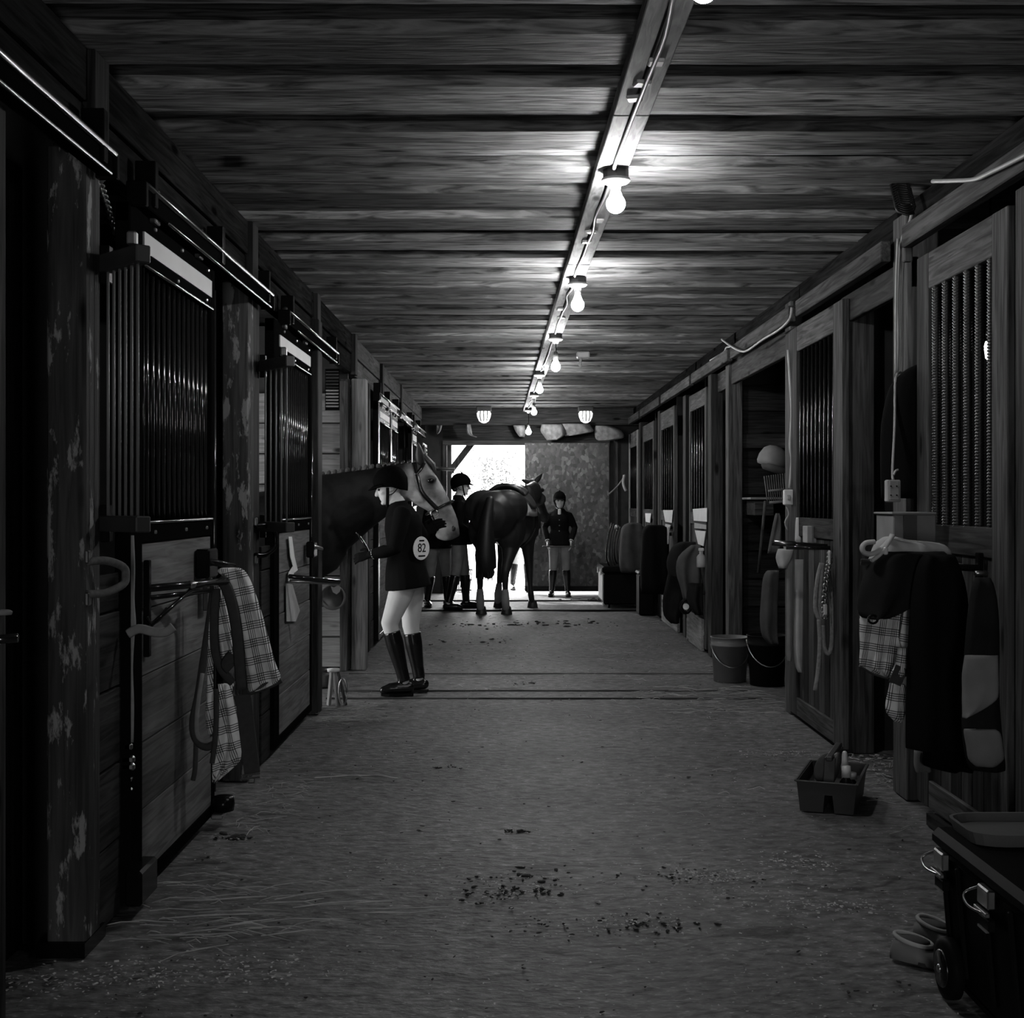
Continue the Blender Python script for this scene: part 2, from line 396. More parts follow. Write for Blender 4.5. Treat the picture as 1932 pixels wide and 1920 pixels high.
# ================================================================ THE BUILDING
XL, XR, YE = -1.30, 1.87, 19.40                  # aisle faces of the two stall fronts, end wall
def struct(name, label, loc=(0,0,0)): return thing(name, label, None, loc, kind='structure')
def sbox(name, lo, hi, mat, parent=None, label=None, bevel=0.0):
    o = MB().box(lo, hi).build(name, mat, parent, bevel=bevel)
    if parent is None: tag(o, label, None, None, 'structure')
    return o
fl = MB(); nx, ny = 60, 150                       # gently uneven dirt floor
grid = []
for j in range(ny+1):
    y = -3.2 + 23.0*j/ny; row = []
    for i in range(nx+1):
        x = -4.9 + 9.8*i/nx
        row.append((x, y, min(0, -.004 + .009*noise.noise(Vector((x*1.3, y*1.1, 0)))) ))
    grid.append(row)
fl.add([p for r in grid for p in r], [(j*(nx+1)+i, j*(nx+1)+i+1, (j+1)*(nx+1)+i+1, (j+1)*(nx+1)+i) for j in range(ny) for i in range(nx)])
floor = fl.build('floor', M['floor'], smooth=True); tag(floor, 'packed dirt aisle floor littered with straw and shavings', None, None, 'structure')
for y0, w in ((9.42, .02), (9.05, .025), (10.35, .02)):   # thin wood strips across the dirt where the open stall meets the aisle
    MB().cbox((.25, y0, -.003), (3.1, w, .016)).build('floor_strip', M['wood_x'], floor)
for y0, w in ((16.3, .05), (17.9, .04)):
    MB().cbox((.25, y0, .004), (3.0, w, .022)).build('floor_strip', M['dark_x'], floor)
sbox('ground', (-40, YE+.45, -.14), (40, 140, -.03), M['ground'], label='sunlit gravel yard beyond the end doorway')

ceiling = struct('ceiling', 'low barn ceiling of overlapping rough planks', (.28, 10, 2.88))
MB().box((-4.9, -3.2, 2.91), (4.9, YE+.4, 2.99)).build('deck', M['dark_x'], ceiling)
def plank_mesh(seed, w, t):
    rnd = random.Random(seed); mb = MB(); n = 26; rings = []
    for i in range(n+1):
        x = -1.75 + 3.5*i/n; a = w/2 + rnd.uniform(-.003, .003) + .006*math.sin(i*.5+seed); c = w/2 + rnd.uniform(-.003, .003); z = 0.0
        rings.append([Vector((x, -a, z)), Vector((x, c, z)), Vector((x, c, t)), Vector((x, -a, t))])
    return mb.rings(rings)
protos = {}
for k in range(5):
    for low in (0, 1):
        protos[k, low] = plank_mesh(k*2+low, .262 if low else .25, .045 if low else .03)
made = {}
for k in range(72):
    y = 1.7 + .2497*k; low = k % 2; key = (k % 5, low); z = 2.803 + random.uniform(-.007, .005) if low else (2.845 if k < 28 else 2.874)
    if key not in made:
        o = protos[key].build('ceiling_plank', M['ceil'], ceiling, bevel=.0); made[key] = o
    else:
        o = made[key].copy(); COL.objects.link(o); o.parent = ceiling
    place(o, Vector((.285 + random.uniform(-.03, .03), y + random.uniform(-.008, .008), z + (.0225 if low else .015))), ceiling)
    o.rotation_euler = (random.uniform(-.012, .012), random.uniform(-.003, .003), random.uniform(-.003, .003))

# ---- outer shell
west = struct('wall_west', 'outer barn wall behind the stalls of the grey horse', (-4.75, 8, 0))
for lo, hi in (((-4.8, -3.2, 0), (-4.7, 7.5, 2.9)), ((-4.8, 9.35, 0), (-4.7, YE+.4, 2.9)), ((-4.8, 7.5, 2.35), (-4.7, 9.35, 2.9))):
    MB().box(lo, hi).build('siding', M['outer'], west)
sbox('wall_east', (4.7, -3.2, 0), (4.8, YE+.4, 2.9), M['outer'], label='outer barn wall behind the stalls opposite the grey horse')
south = struct('wall_south', 'barn wall with an open doorway behind the viewer', (0, -3.1, 0))
for lo, hi in (((-4.8, -3.2, 0), (-.4, -3.1, 2.9)), ((.5, -3.2, 0), (4.8, -3.1, 2.9)), ((-.4, -3.2, 2.1), (.5, -3.1, 2.9))):
    MB().box(lo, hi).build('siding', M['outer'], south)
portal('portal_west', (-4.7, 8.42, 1.17), (1, 0, 0), 1.85, 2.35)
portal('portal_south', (.05, -3.1, 1.05), (0, 1, 0), 0.9, 2.1)
portal('portal_north', (-.35, YE+.05, 1.12), (0, -1, 0), 1.2, 2.25)

# ---- end wall
DX0, DX1, DXP = P(843, 900, YE).x, P(990, 900, YE).x, P(1148, 900, YE).x
ztop = P(0, 840, YE).z
north = struct('wall_north', 'end wall of the barn around the bright doorway', (0, YE, 0))
MB().box((-4.8, YE, 0), (DX0-.06, YE+.1, 2.9)).build('siding', M['outer'], north)
MB().box((DXP-.1, YE, 0), (4.8, YE+.1, 2.9)).build('siding', M['outer'], north)
MB().box((DX0-.06, YE, ztop+.07), (DXP-.1, YE+.1, 2.9)).build('header', M['dark_x'], north)
MB().box((DX0-.06, YE-.03, 0), (DX0, YE+.1, ztop+.07)).build('jamb', M['wood_z'], north)
MB().box((DX0-.06, YE-.05, ztop), (DXP+.02, YE-.005, ztop+.07)).build('lintel', M['wood_x'], north)
MB().box((DXP+.08, YE-.04, 0), (DXP+.14, YE, 2.5)).build('post', M['wood_z'], north)
MB().box((-1.5, YE-.3, 2.55), (2.2, YE-.1, 2.8)).build('tie_beam', M['dark_x'], north)
d = struct('door_1', 'chipboard sliding door covering the right part of the end doorway', ((DX1+DXP)/2, YE-.09, .02))
MB().box((DX1, YE-.12, .06), (DXP, YE-.07, ztop+.03)).build('panel', M['osb'], d)
MB().box((DX1, YE-.14, .04), (DXP, YE-.12, .12)).build('bottom_rail', M['dark_x'], d)
MB().box((DX1+.02, YE-.135, .02), (DX1+.06, YE-.12, ztop)).build('edge_strip', M['osb'], d)
def scrap(rows, label, seed):
    tag(drape(MB(), rows, YE-.355, .07, .6, .06, nu=16, seed=seed, sub=5).build('torn_insulation', M['dust'], smooth=True), label, 'insulation', 'torn insulation above the end doorway')
scrap([(800, 1022, 1062), (812, 1020, 1066), (822, 1026, 1064), (830, 1032, 1052)], 'dusty scrap of torn insulation just right of the last bulb', 1)
scrap([(799, 1058, 1112), (808, 1062, 1118), (815, 1064, 1117), (822, 1066, 1080)], 'long pale scrap of torn insulation above the chipboard door', 2)
scrap([(803, 1124, 1150), (812, 1122, 1172), (826, 1124, 1176), (831, 1130, 1150)], 'grey scrap of torn insulation beside the right stall row', 3)
scrap([(802, 968, 990), (812, 972, 992), (824, 980, 990)], 'small scrap of torn insulation left of the last bulb', 4)
scrap([(800, 880, 888), (812, 880, 890), (820, 884, 892), (824, 897, 900)], 'small hanging shred of insulation above the open doorway', 5)
scrap([(802, 824, 834), (812, 823, 832), (818, 824, 828)], 'tiny shred of insulation in the dark corner of the end wall', 6)

# ---- left stall front
left = struct('wall_left', 'left row of stall fronts in rough timber', (XL, 8, 0))
cuts = [1.6, 4.0, 6.45, 8.45, 10.66, 12.9, 15.2, 17.3, YE]
for i in range(len(cuts)-1):
    a, b = cuts[i]+.012, cuts[i+1]-.012; j = random.uniform(-.008, .008)
    MB().box((XL-.05+j, a, 2.635), (XL+j, b, 2.80)).build('header_board', M['wood_y' if i >= 4 else 'header'], left, bevel=.003)  # near boards painted dark for the dim view edge, far ones lighter
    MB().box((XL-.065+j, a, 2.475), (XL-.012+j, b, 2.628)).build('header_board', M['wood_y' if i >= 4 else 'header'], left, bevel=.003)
def post(x0, x1, y0, y1, mat, par, z1=2.63, name='post', z0=0): return MB().box((x0, y0, z0), (x1, y1, z1)).build(name, mat, par, bevel=.006)
p1 = post(XL-.125, XL-.004, 3.92, 4.06, M['peel'], left, 2.50)
MB().box((XL-.15, 3.90, 0), (XL+.0, 4.10, .045)).build('post_shoe', M['black_metal'], left)
post(XL-.135, XL-.004, 6.36, 6.50, M['peel'], left, 2.50)
post(XL-.06, XL-.01, 6.50, 6.68, M['dark_z'], left, 2.47, 'side_board')
post(XL-.09, XL+.03, 8.50, 8.66, M['dark_z'], left, 2.62)
post(XL-.03, XL+.05, 8.34, 8.50, M['dark_z'], left, 2.42, 'side_board')
post(XL-.005, XL+.115, 10.55, 10.70, M['pale_z'], left, 2.42)
post(XL-.10, XL-.02, 10.58, 10.66, M['wood_z'], left, 2.42, 'side_board')
post(XL-.08, XL+.0, 11.8, 11.95, M['dark_z'], left, 2.5)
for y in (14.55, 17.2): post(XL-.1, XL+.01, y, y+.14, M['dark_z'], left, 2.5)
# post heads that stand proud of the header
for y in (4.02, 6.44, 8.6, 10.7, 13.0, 15.3): MB().box((XL-.02, y-.09, 2.46), (XL+.022, y+.05, 2.80)).build('post_head', M['dark_z'], left, bevel=.004)
# low fixed panels between post and door, of planks
def fixed_panel(y0, y1, x, ztop=1.17):
    z = .02
    while z < ztop-.02:
        h = min(.255, ztop-z); MB().box((x-.03, y0, z), (x+random.uniform(-.002,.002), y1, z+h-.008)).build('plank', M['dark_y'], left, bevel=.003); z += h
fixed_panel(4.06, 4.30, XL-.01); fixed_panel(6.69, 6.95, XL)
fixed_panel(3.32, 3.62, XL-.2); fixed_panel(11.95, 12.2, XL, 1.2)
# closed front of the nearest stall: dark upright boards
for i in range(9): MB().box((XL-.26, 2.1+.21*i, 0), (XL-.23+.004*(i%2), 2.1+.21*i+.2, 2.45)).build('upright_board', M['dark_z'], left, bevel=.003)
MB().box((XL-.08, 3.13, 0), (XL+.0, 3.29, 2.42)).build('door_jamb', M['dark_z'], left, bevel=.004)
# partitions between the stalls
for y in (4.05, 6.45): MB().box((-4.7, y-.03, 0), (XL-.14, y+.03, 2.8)).build('partition', M['outer'], left)
for y in (14.6, 17.25): MB().box((-4.7, y-.03, 0), (XL-.12, y+.03, 2.8)).build('partition', M['outer'], left)
MB().box((-4.7, 7.44, 0), (-1.75, 7.5, 2.8)).build('partition', M['outer'], left)
MB().box((-1.75, 7.44, 0), (-1.70, 8.5, 2.8)).build('partition', M['outer'], left)
# far partition of the open stall (the pale planks behind the roan horse)
zz = .02
for i in range(9):
    h = .255; MB().box((-4.7, 10.62, zz), (XL-.02, 10.66, zz+h-.01)).build('plank', M['pale_x'], left, bevel=.004); zz += h
MB().box((-4.7, 10.67, 0), (XL-.05, 10.72, 2.87)).build('partition', M['outer'], left)
MB().box((P(641,0,10.5).x, 10.50, 0), (P(655,0,10.5).x, 10.60, 2.4)).build('stud', M['wood_z'], left, bevel=.005)
# sliding door tracks: boxed rail, bright face towards the aisle
def track(y0, y1, x, z, label, bright=True):
    t = thing('door_track', label, 'door track', (x, (y0+y1)/2, z), 'sliding door tracks of the left stalls')
    MB().box((x-.05, y0, z-.035), (x, y1, z+.035)).build('rail', M['track' if y0 > 12 else 'black_track'], t, bevel=.004)
    MB().tube([(x+.004, y0+.02, z+.034), (x+.004, y1-.01, z+.034)], .011, 8).build('rail_lip', M['track'], t, smooth=True)
    MB().tube([(x+.004, y0+.3, z-.036), (x+.004, y1-.05, z-.036)], .006, 8).build('rail_lip', M['track'], t, smooth=True)
    n = max(2, int((y1-y0)/1.1)+1)
    for i in range(n):
        y = lerp(y0+.12, y1-.12, i/(n-1)); MB().box((x-.06, y-.02, z-.02), (x+.012, y+.02, z+.14)).build('bracket', M['black_metal'], t, bevel=.003)
    for y in (y0, y1): MB().cbox((x-.022, y, z), (.07, .03, .085)).build('end_cap', M['black_metal'], t, bevel=.004)
track(1.9, 4.0, XL+.06, 2.455, 'sliding door track above the nearest dark stall front')
track(4.32, 6.66, XL+.06, 2.445, 'sliding door track above the door with the plaid blanket')
track(7.15, 9.2, XL+.06, 2.435, 'sliding door track above the second panelled door')
track(12.1, 14.3, XL+.06, 2.40, 'sliding door track beyond the roan horse')
track(14.45, 16.3, XL+.06, 2.395, 'sliding door track second from the end doorway')
track(16.45, 18.9, XL+.06, 2.39, 'sliding door track nearest the end doorway')

def sliding_door(idx, y0, y1, x, ztop, zg, zm, zb, nb, label, planks=True, board=True, shiny=False):
    d = struct('door_%d' % idx, label, (x, (y0+y1)/2, 0))
    mt = M['black_metal'] if shiny else M['black_track']
    MB().box((x-.05, y0, zb), (x+.004, y0+.14, ztop)).build('stile', mt, d, bevel=.004)
    MB().box((x-.05, y1-.05, zb), (x+.004, y1, ztop)).build('stile', mt, d, bevel=.004)
    MB().tube([(x+.004, y1-.01, zb+.1), (x+.004, y1-.01, ztop-.1)], .008, 8).build('edge_rod', M['bar_metal'], d, smooth=True)
    MB().tube([(x+.004, y0+.15, zm), (x+.004, y0+.15, ztop-.2)], .005, 8).build('edge_rod', M['bar_metal'], d, smooth=True)
    MB().box((x-.05, y0, ztop-.07), (x, y1, ztop)).build('top_rail', mt, d, bevel=.003)
    MB().box((x-.05, y0+.14, zg-.0), (x+.003, y1-.05, zg+.05)).build('grille_rail', mt, d, bevel=.003)
    MB().tube([(x+.006, y0+.16, zg+.002), (x+.006, y1-.05, zg+.002)], .006, 8).build('rail_lip', M['track'], d, smooth=True)
    MB().box((x-.05, y0+.14, zm-.035), (x+.003, y1-.05, zm+.035)).build('middle_rail', mt, d, bevel=.003)
    MB().tube([(x+.006, y0+.16, zm+.036), (x+.006, y1-.06, zm+.036)], .006, 8).build('rail_lip', M['track'], d, smooth=True)
    MB().box((x-.05, y0+.1, zb), (x+.002, y1, zb+.05)).build('bottom_rail', mt, d, bevel=.003)
    if board: MB().box((x-.02, y0+.16, zg+.05), (x+.006, y1-.06, ztop-.07)).build('name_board', M['white_board'], d)
    for k in range(nb):
        y = lerp(y0+.19, y1-.09, k/(nb-1)); MB().tube([(x-.02, y, zm), (x-.02, y, zg+.02)], .012, 8).build('bar', M['bar_metal'], d, smooth=True)
    z = zb+.05; n = 5; h = (zm-.035-z)/n
    for k in range(n):
        MB().box((x-.03, y0+.14, z+h*k), (x+random.uniform(-.004,.003), y1-.05, z+h*(k+1)-.005)).build('plank', M['door_board'], d, bevel=.002)
    for (yy, zz_) in [(y0+.3, ztop-.035), (lerp(y0,y1,.55), ztop-.035), (y1-.12, ztop-.035), (y0+.3, zm), (lerp(y0,y1,.6), zm), (y1-.15, zm), (lerp(y0,y1,.5), zg+.025), (y1-.15, zg+.025)]:
        MB().cbox((x+.004, yy, zz_), (.012, .014, .014)).build('bolt', M['steel'], d, bevel=.003)
    for yy in (y0+.28, y1-.3):
        h_ = MB().cbox((x+.005, yy, ztop+.03), (.03, .07, .10)).build('roller_hanger', M['dark_plastic'], d, bevel=.004)
        MB().lathe((x+.012, yy, ztop+.07), [(.001,-.012),(.03,-.012),(.034,0),(.03,.012),(.001,.012)], 14, Matrix.Rotation(R(90),3,'Y')).build('roller', M['steel'], h_, smooth=True)
    return d
DL1 = sliding_door(2, 4.29, 5.52, XL+.02, 2.415, 2.225, 1.29, .045, 14, 'first sliding stall door from the viewer, black grille over pale planks')
DL2 = sliding_door(3, 6.93, 8.24, XL+.02, 2.40, 2.215, 1.26, .045, 15, 'second sliding stall door with black grille and white name board')
DL3 = sliding_door(4, 12.35, 13.55, XL+.03, 2.36, 2.18, 1.3, .05, 7, 'narrow lit stall door beyond the roan horse', shiny=True)
DL4 = sliding_door(5, 13.65, 14.5, XL+.03, 2.36, 2.18, 1.3, .05, 6, 'second narrow lit stall door beyond the roan horse', shiny=True)
DL5 = sliding_door(6, 16.6, 17.5, XL+.03, 2.36, 2.16, 1.3, .05, 5, 'last panelled stall door before the end doorway', shiny=True)
MB().cbox((XL+.06, 5.48, .06), (.05, .16, .02)).build('floor_guide', M['steel'], DL1, bevel=.004)
MB().lathe((XL+.07, 5.48, .10), [(.001,-.03),(.045,-.03),(.05,0),(.045,.03),(.001,.03)], 16).build('guide_roller', M['black_metal'], DL1, smooth=True)
MB().cbox((XL+.04, 4.36, .1), (.06, .2, .12)).build('floor_bracket', M['black_metal'], DL1, bevel=.01)
# upper grille leaves hinged on the posts and swung out a little way into the aisle
def yoke(xa, ya, yb, label, zt, zm, n):
    a = Vector(((xa-CX)/F*ya, ya, 0)); b = Vector((XL-.002, yb, 0)); t = thing('swung_grille', label, 'grille', a, 'swung grille leaves of the left stalls')
    Z = Vector((0,0,1)); e = (a-b).normalized()
    MB().beam(a+Z*(zt+.035)+e*.03, b+Z*(zt+.035), .05, .055).build('top_beam', M['dark_plastic'], t, bevel=.004)
    MB().beam(a+Z*(zm)+e*.03, b+Z*zm, .05, .05).build('bottom_beam', M['dark_plastic'], t, bevel=.004)
    for k in range(n):
        p = a.lerp(b, (k+.2)/n); MB().tube([p+Z*(zm+.02), p+Z*(zt+.02)], .0048, 8).build('bar', M['grille_bar'], t, smooth=True)
    MB().cbox(a+Z*(zt+.085)+Vector((-.02,.0,0)), (.03,.03,.045)).build('hinge_pin', M['steel'], t, bevel=.006)
    MB().cbox(b+Z*(zt+.035)+Vector((.01,0,0)), (.03,.04,.12)).build('hinge_plate', M['black_metal'], t, bevel=.003)
    MB().cbox(b+Z*zm+Vector((.01,0,0)), (.03,.04,.12)).build('hinge_plate', M['black_metal'], t, bevel=.003)
yoke(262, 3.92, 4.085, 'black swung grille leaf hinged on the nearest left post', 2.125, 1.33, 6)
yoke(543, 6.45, 6.69, 'black swung grille leaf hinged on the post past the plaid blanket', 2.075, 1.27, 5)

# ---- right stall front
right = struct('wall_right', 'right row of stall fronts in rough timber', (XR, 8, 0))
def rbox(name, x0, x1, y0, y1, z0, z1, mat='wood_z', bevel=.005): return MB().box((x0, y0, z0), (x1, y1, z1)).build(name, M[mat], right, bevel=bevel)
for a, b in ((1.8, 5.80), (6.12, 7.95), (8.15, 10.3), (10.45, 12.5), (12.65, 15.0), (15.2, 17.4), (17.6, YE)):
    rbox('track_cover', XR-.08, XR-.03, a, b, 2.555, 2.655, 'wood_y')
    rbox('header_board', XR+.0, XR+.05, a+.02, b+.25, 2.66, 2.80, 'header')
rbox('header_board', XR+.01, XR+.05, 8.45, 10.75, 2.39, 2.61, 'wood_y')
rbox('header_board', XR+.01, XR+.05, 5.95, 7.2, 2.40, 2.55, 'dark_y')
rbox('header_board', XR+.01, XR+.05, 10.9, 11.9, 2.38, 2.55, 'wood_y')
rbox('post', XR-.01, XR+.14, 5.95, 6.16, 0, 2.76)
rbox('post', XR+.0, XR+.16, 7.06, 7.30, .0, 2.53)
rbox('post', XR-.02, XR+.06, 8.36, 8.52, 0, 2.72)
rbox('post', XR-.01, XR+.11, 10.78, 10.92, 0, 2.62)
rbox('post', XR-.05, XR+.06, 11.45, 11.62, 0, 2.55, 'dark_z')
rbox('post', XR-.05, XR+.06, 13.1, 13.3, 0, 2.5, 'dark_z'); rbox('post', XR-.05, XR+.06, 15.35, 15.55, 0, 2.5, 'dark_z'); rbox('post', XR-.05, XR+.06, 17.6, 17.8, 0, 2.5, 'dark_z')
rbox('post', XR+.0, XR+.15, 4.42, 4.70, 0, 2.55); rbox('post', XR+.0, XR+.15, 2.6, 2.8, 0, 2.55)
rbox('corner_bracket', XR-.06, XR-.02, 5.82, 5.86, 2.50, 2.66, 'wood_z')
for i in range(12): rbox('upright_board', XR+.16, XR+.19, 2.0+.21*i, 2.2+.21*i, 0, 2.5, 'dark_z', .003)
for y in (4.6, 7.2, 13.2, 15.45, 17.7): MB().box((XR+.17, y-.03, 0), (4.7, y+.03, 2.85)).build('partition', M['outer'], right)
zz = .02
for i in range(10):                                # planks at the back of the open stall
    MB().box((XR+.05, 10.95, zz), (3.4, 10.99, zz+.225)).build('plank', M['dark_x'], right, bevel=.004); zz += .24
MB().box((XR+.1, 11.0, 0), (4.7, 11.05, 2.85)).build('partition', M['outer'], right)
MB().box((XR+.12, 10.9, 1.86), (3.2, 10.95, 1.98)).build('shelf_rail', M['wood_x'], right, bevel=.004)
def wood_door(idx, y0, y1, x, zt, zg, zm, zb, label, nb=7, ribbed=False, pale='wood_z', sw=.13, fan=True):
    d = struct('door_%d' % idx, label, (x, (y0+y1)/2, 0)); L = y1-y0
    MB().box((x-.02, y0, zb), (x+.02, y0+sw, zt)).build('stile', M[pale], d, bevel=.004)
    MB().box((x-.02, y1-sw, zb), (x+.02, y1, zt)).build('stile', M[pale], d, bevel=.004)
    MB().box((x-.018, y0+sw, zg), (x+.018, y1-sw, zt)).build('top_rail', M['wood_y'], d, bevel=.004)
    MB().box((x-.018, y0+sw, zm-.12), (x+.018, y1-sw, zm)).build('middle_rail', M['wood_y'], d, bevel=.004)
    MB().box((x-.018, y0+sw, zb), (x+.018, y1-sw, zb+.12)).build('bottom_rail', M['wood_y'], d, bevel=.004)
    n = max(3, int(L/.17)); a, b = y0+sw, y1-sw
    for k in range(n):
        MB().box((x-.004, lerp(a,b,k/n)+.003, zb+.12), (x+.014, lerp(a,b,(k+1)/n)-.003, zm-.12)).build('upright_board', M['dark_z'] if k % 2 else M['wood_z'], d, bevel=.002)
    for k in range(nb):
        y = lerp(a+.05, b-.05, k/(nb-1))
        if ribbed:
            pr = []; z = zm-.01
            while z < zg+.02: pr += [(.0135, z), (.0185, z+.004), (.0185, z+.008)]; z += .0125
            MB().lathe((x, y, 0), pr, 9).build('ribbed_bar', M['rebar'], d, smooth=True)
        else: MB().tube([(x, y, zm-.01), (x, y, zg+.02)], .011, 7).build('bar', M['black_metal'], d, smooth=True)
    return d
DR1 = wood_door(7, 4.72, 5.77, XR, 2.50, 2.34, 1.30, .05, 'nearest wooden stall door with ribbed iron bars and hanging blankets', 6, True, sw=.155)
DR2 = wood_door(8, 7.02, 8.34, XR-.01, 2.52, 2.36, 1.30, .03, 'wooden stall door with lead rope and folding saddle bar', 9, sw=.2)
DR3 = wood_door(9, 11.75, 12.85, XR-.03, 2.46, 2.3, 1.30, .03, 'third wooden stall door on the right with pale papers', 6, sw=.08)
DR4 = wood_door(10, 14.0, 15.3, XR-.03, 2.46, 2.25, 1.30, .03, 'fourth wooden stall door on the right behind the blankets', 6, sw=.09)
DR5 = wood_door(11, 16.0, 17.3, XR-.03, 2.42, 2.2, 1.30, .03, 'fifth wooden stall door on the right', 6, sw=.10)
DR6 = wood_door(12, 18.0, 19.3, XR-.03, 2.42, 2.2, 1.30, .03, 'last wooden stall door on the right by the end wall', 6, sw=.11, pale='pale_z')
# kick boards along the foot of the right doors
for y0, y1 in ((11.9, 12.9), (13.6, 15.0)): MB().box((XR-.07, y0, 0), (XR-.04, y1, .3)).build('kick_board', M['pale_y'], right, bevel=.004)
MB().beam((XR-.05, 5.5, .03), (XR-.05, 4.0, .03), .03, .05).build('kick_board', M['wood_y'], right)

# ---- the batten carrying the lamps
def bx(y): return .475-.0105*y
bt = struct('trim_1', 'pair of pale battens carrying the lamp cable under the ceiling', (.4, 10, 2.77))
for (dx, w) in ((-.034, .058), (.034, .062)):
    for (a, b) in ((1.7, 4.45), (4.46, 7.25), (7.26, 10.1), (10.11, 13.1), (13.11, 16.2), (16.21, YE-.3)):
        MB().beam((bx(a)+dx, a, 2.776), (bx(b)+dx, b, 2.776), w, .05).build('batten', M['batten'], bt, bevel=.003)
wires = MB(); rnd = random.Random(3)
pts = [Vector((bx(y)+rnd.uniform(-.014,.014), y, 2.742+rnd.uniform(-.006,.004))) for y in [2+.33*i for i in range(52)]]
tag(wires.tube(curve(pts, 3), .008, 6).build('lamp_cable', M['cable'], smooth=True), 'pale cable stapled along the ceiling battens', 'cable')
def staple(y, s): 
    p = Vector((bx(y)+s, y, 2.747)); MB().cbox(p, (.05, .05, .014), Matrix.Rotation(rnd.uniform(-.6,.6), 3, 'Z')).build('cable_clip', M['white_board'], bt, bevel=.004)
for y in (3.9, 4.1, 4.25, 6.1, 6.35, 6.6, 8.9, 9.3): staple(y, rnd.uniform(-.02, .02))
# ================================================================ LAMPS
def lamp(y, zb, label, scale=1.0, box=True, cord=False, dx=0.0, glass='bulb'):
    x = bx(y)+dx; t = thing('bare_bulb', label, 'lamp', (x, y, 2.75), 'bare bulbs along the ceiling battens')
    if box:
        MB().lathe((x, y, 0), [(.001, 2.752), (.052, 2.752), (.052, 2.715), (.001, 2.715)], 8).build('junction_box', M['dark_plastic'], t)
        MB().lathe((x, y, 0), [(.001, 2.716), (.058, 2.714), (.060, 2.704), (.045, 2.694), (.022, 2.690), (.020, 2.672), (.001, 2.672)], 20).build('lampholder', M['white_plastic'], t, smooth=True)
    r = .034*scale; top = zb+r+.028
    MB().lathe((x, y, 0), [(.001, top+.058), (.014, top+.058), (.019, top+.04), (.02, top), (.001, top-.002)], 14).build('socket', M['dark_plastic'], t, smooth=True)
    if top+.058 < 2.672: MB().tube([(x, y, top+.05), (x+.004, y, (top+2.69)/2), (x, y, 2.68)], .005, 6).build('cord', M['black_metal'], t, smooth=True)
    pr = [(.001, top)] + [(.014, top-.002), (.018, top-.014)] + [(r*math.sin(a), zb+r*math.cos(a)) for a in [math.pi*q/10 for q in (2.6, 3.6, 4.5, 5.5, 6.5, 7.5, 8.5, 9.4)]] + [(.001, zb-r)]
    MB().lathe((x, y, 0), pr, 16).build('bulb', M[glass], t, smooth=True)
lamp(3.02, 2.618, 'dimmer bare bulb nearest the viewer, cut off at the top edge of the view', 1.0, dx=.02, glass='weak_bulb')
lamp(5.18, 2.612, 'bare bulb in a white ceiling lampholder, second from the viewer', 1.15, dx=.015)
lamp(7.66, 2.584, 'bare bulb in a white lampholder, third from the viewer', 1.15, dx=.02)
lamp(10.25, 2.485, 'bare bulb hung on a short cord, fourth from the viewer', 1.1, dx=.01)
lamp(13.17, 2.558, 'bare bulb fifth from the viewer, above the two walking riders', 1.1, dx=-.02)
lamp(15.7, 2.50, 'bulb hung lower on a black cord between the two jar lights', 1.0, dx=.0)
lamp(18.3, 2.40, 'last bare bulb, hung just above the end doorway', 1.2, dx=.0)
def jar(p, label):
    t = thing('jar_light', label, 'lamp', (p.x, p.y, 2.79), 'caged jar lights near the end wall')
    MB().cbox((p.x, p.y, 2.755), (.22, .2, .07)).build('base_box', M['dark_plastic'], t, bevel=.01)
    MB().lathe((p.x, p.y, 0), [(.001, 2.72), (.085, 2.72), (.105, 2.69), (.098, 2.64), (.07, 2.575), (.03, 2.55), (.001, 2.545)], 14).build('jar_glass', M['jar'], t, smooth=True)
    for k in range(3): MB().tube([(p.x+(k-1)*.05, p.y-.09, 2.72), (p.x+(k-1)*.055, p.y-.112, 2.64), (p.x+(k-1)*.04, p.y-.08, 2.57)], .006, 6).build('guard_wire', M['black_metal'], t, smooth=True)
jar(P(913, 785, 18.6), 'lit jar light on the ceiling left of the batten')
jar(P(1105, 782, 18.6), 'lit jar light on the ceiling right of the batten')
p = P(1868, 662, 5.55); t = thing('stall_bulb', 'small dim bulb hanging inside the nearest right stall', 'lamp', p)
MB().lathe(p, [(.001,.045),(.02,.042),(.026,.02),(.02,-.03),(.001,-.05)], 12).build('bulb', M['dim_bulb'], t, smooth=True)
MB().lathe(p, [(.001,.1),(.018,.1),(.02,.04),(.001,.04)], 10).build('socket', M['black_metal'], t, smooth=True)
MB().tube([p+Vector((0,0,.09)), (p.x, p.y, 2.86)], .005, 6).build('cord', M['black_metal'], t, smooth=True)
p = P(1100, 668, 11.9); q = thing('ceiling_fitting', 'short unlit fitting hanging from the ceiling beside the battens', 'fitting', (p.x, p.y, 2.8))
MB().cbox((p.x, p.y, 2.77), (.12, .1, .06)).build('base_box', M['white_board'], q, bevel=.01)
MB().tube([(p.x-.02, p.y, 2.74), (p.x-.03, p.y, 2.68), (p.x-.02, p.y, 2.66)], .012, 8).build('stub', M['white_board'], q, smooth=True)

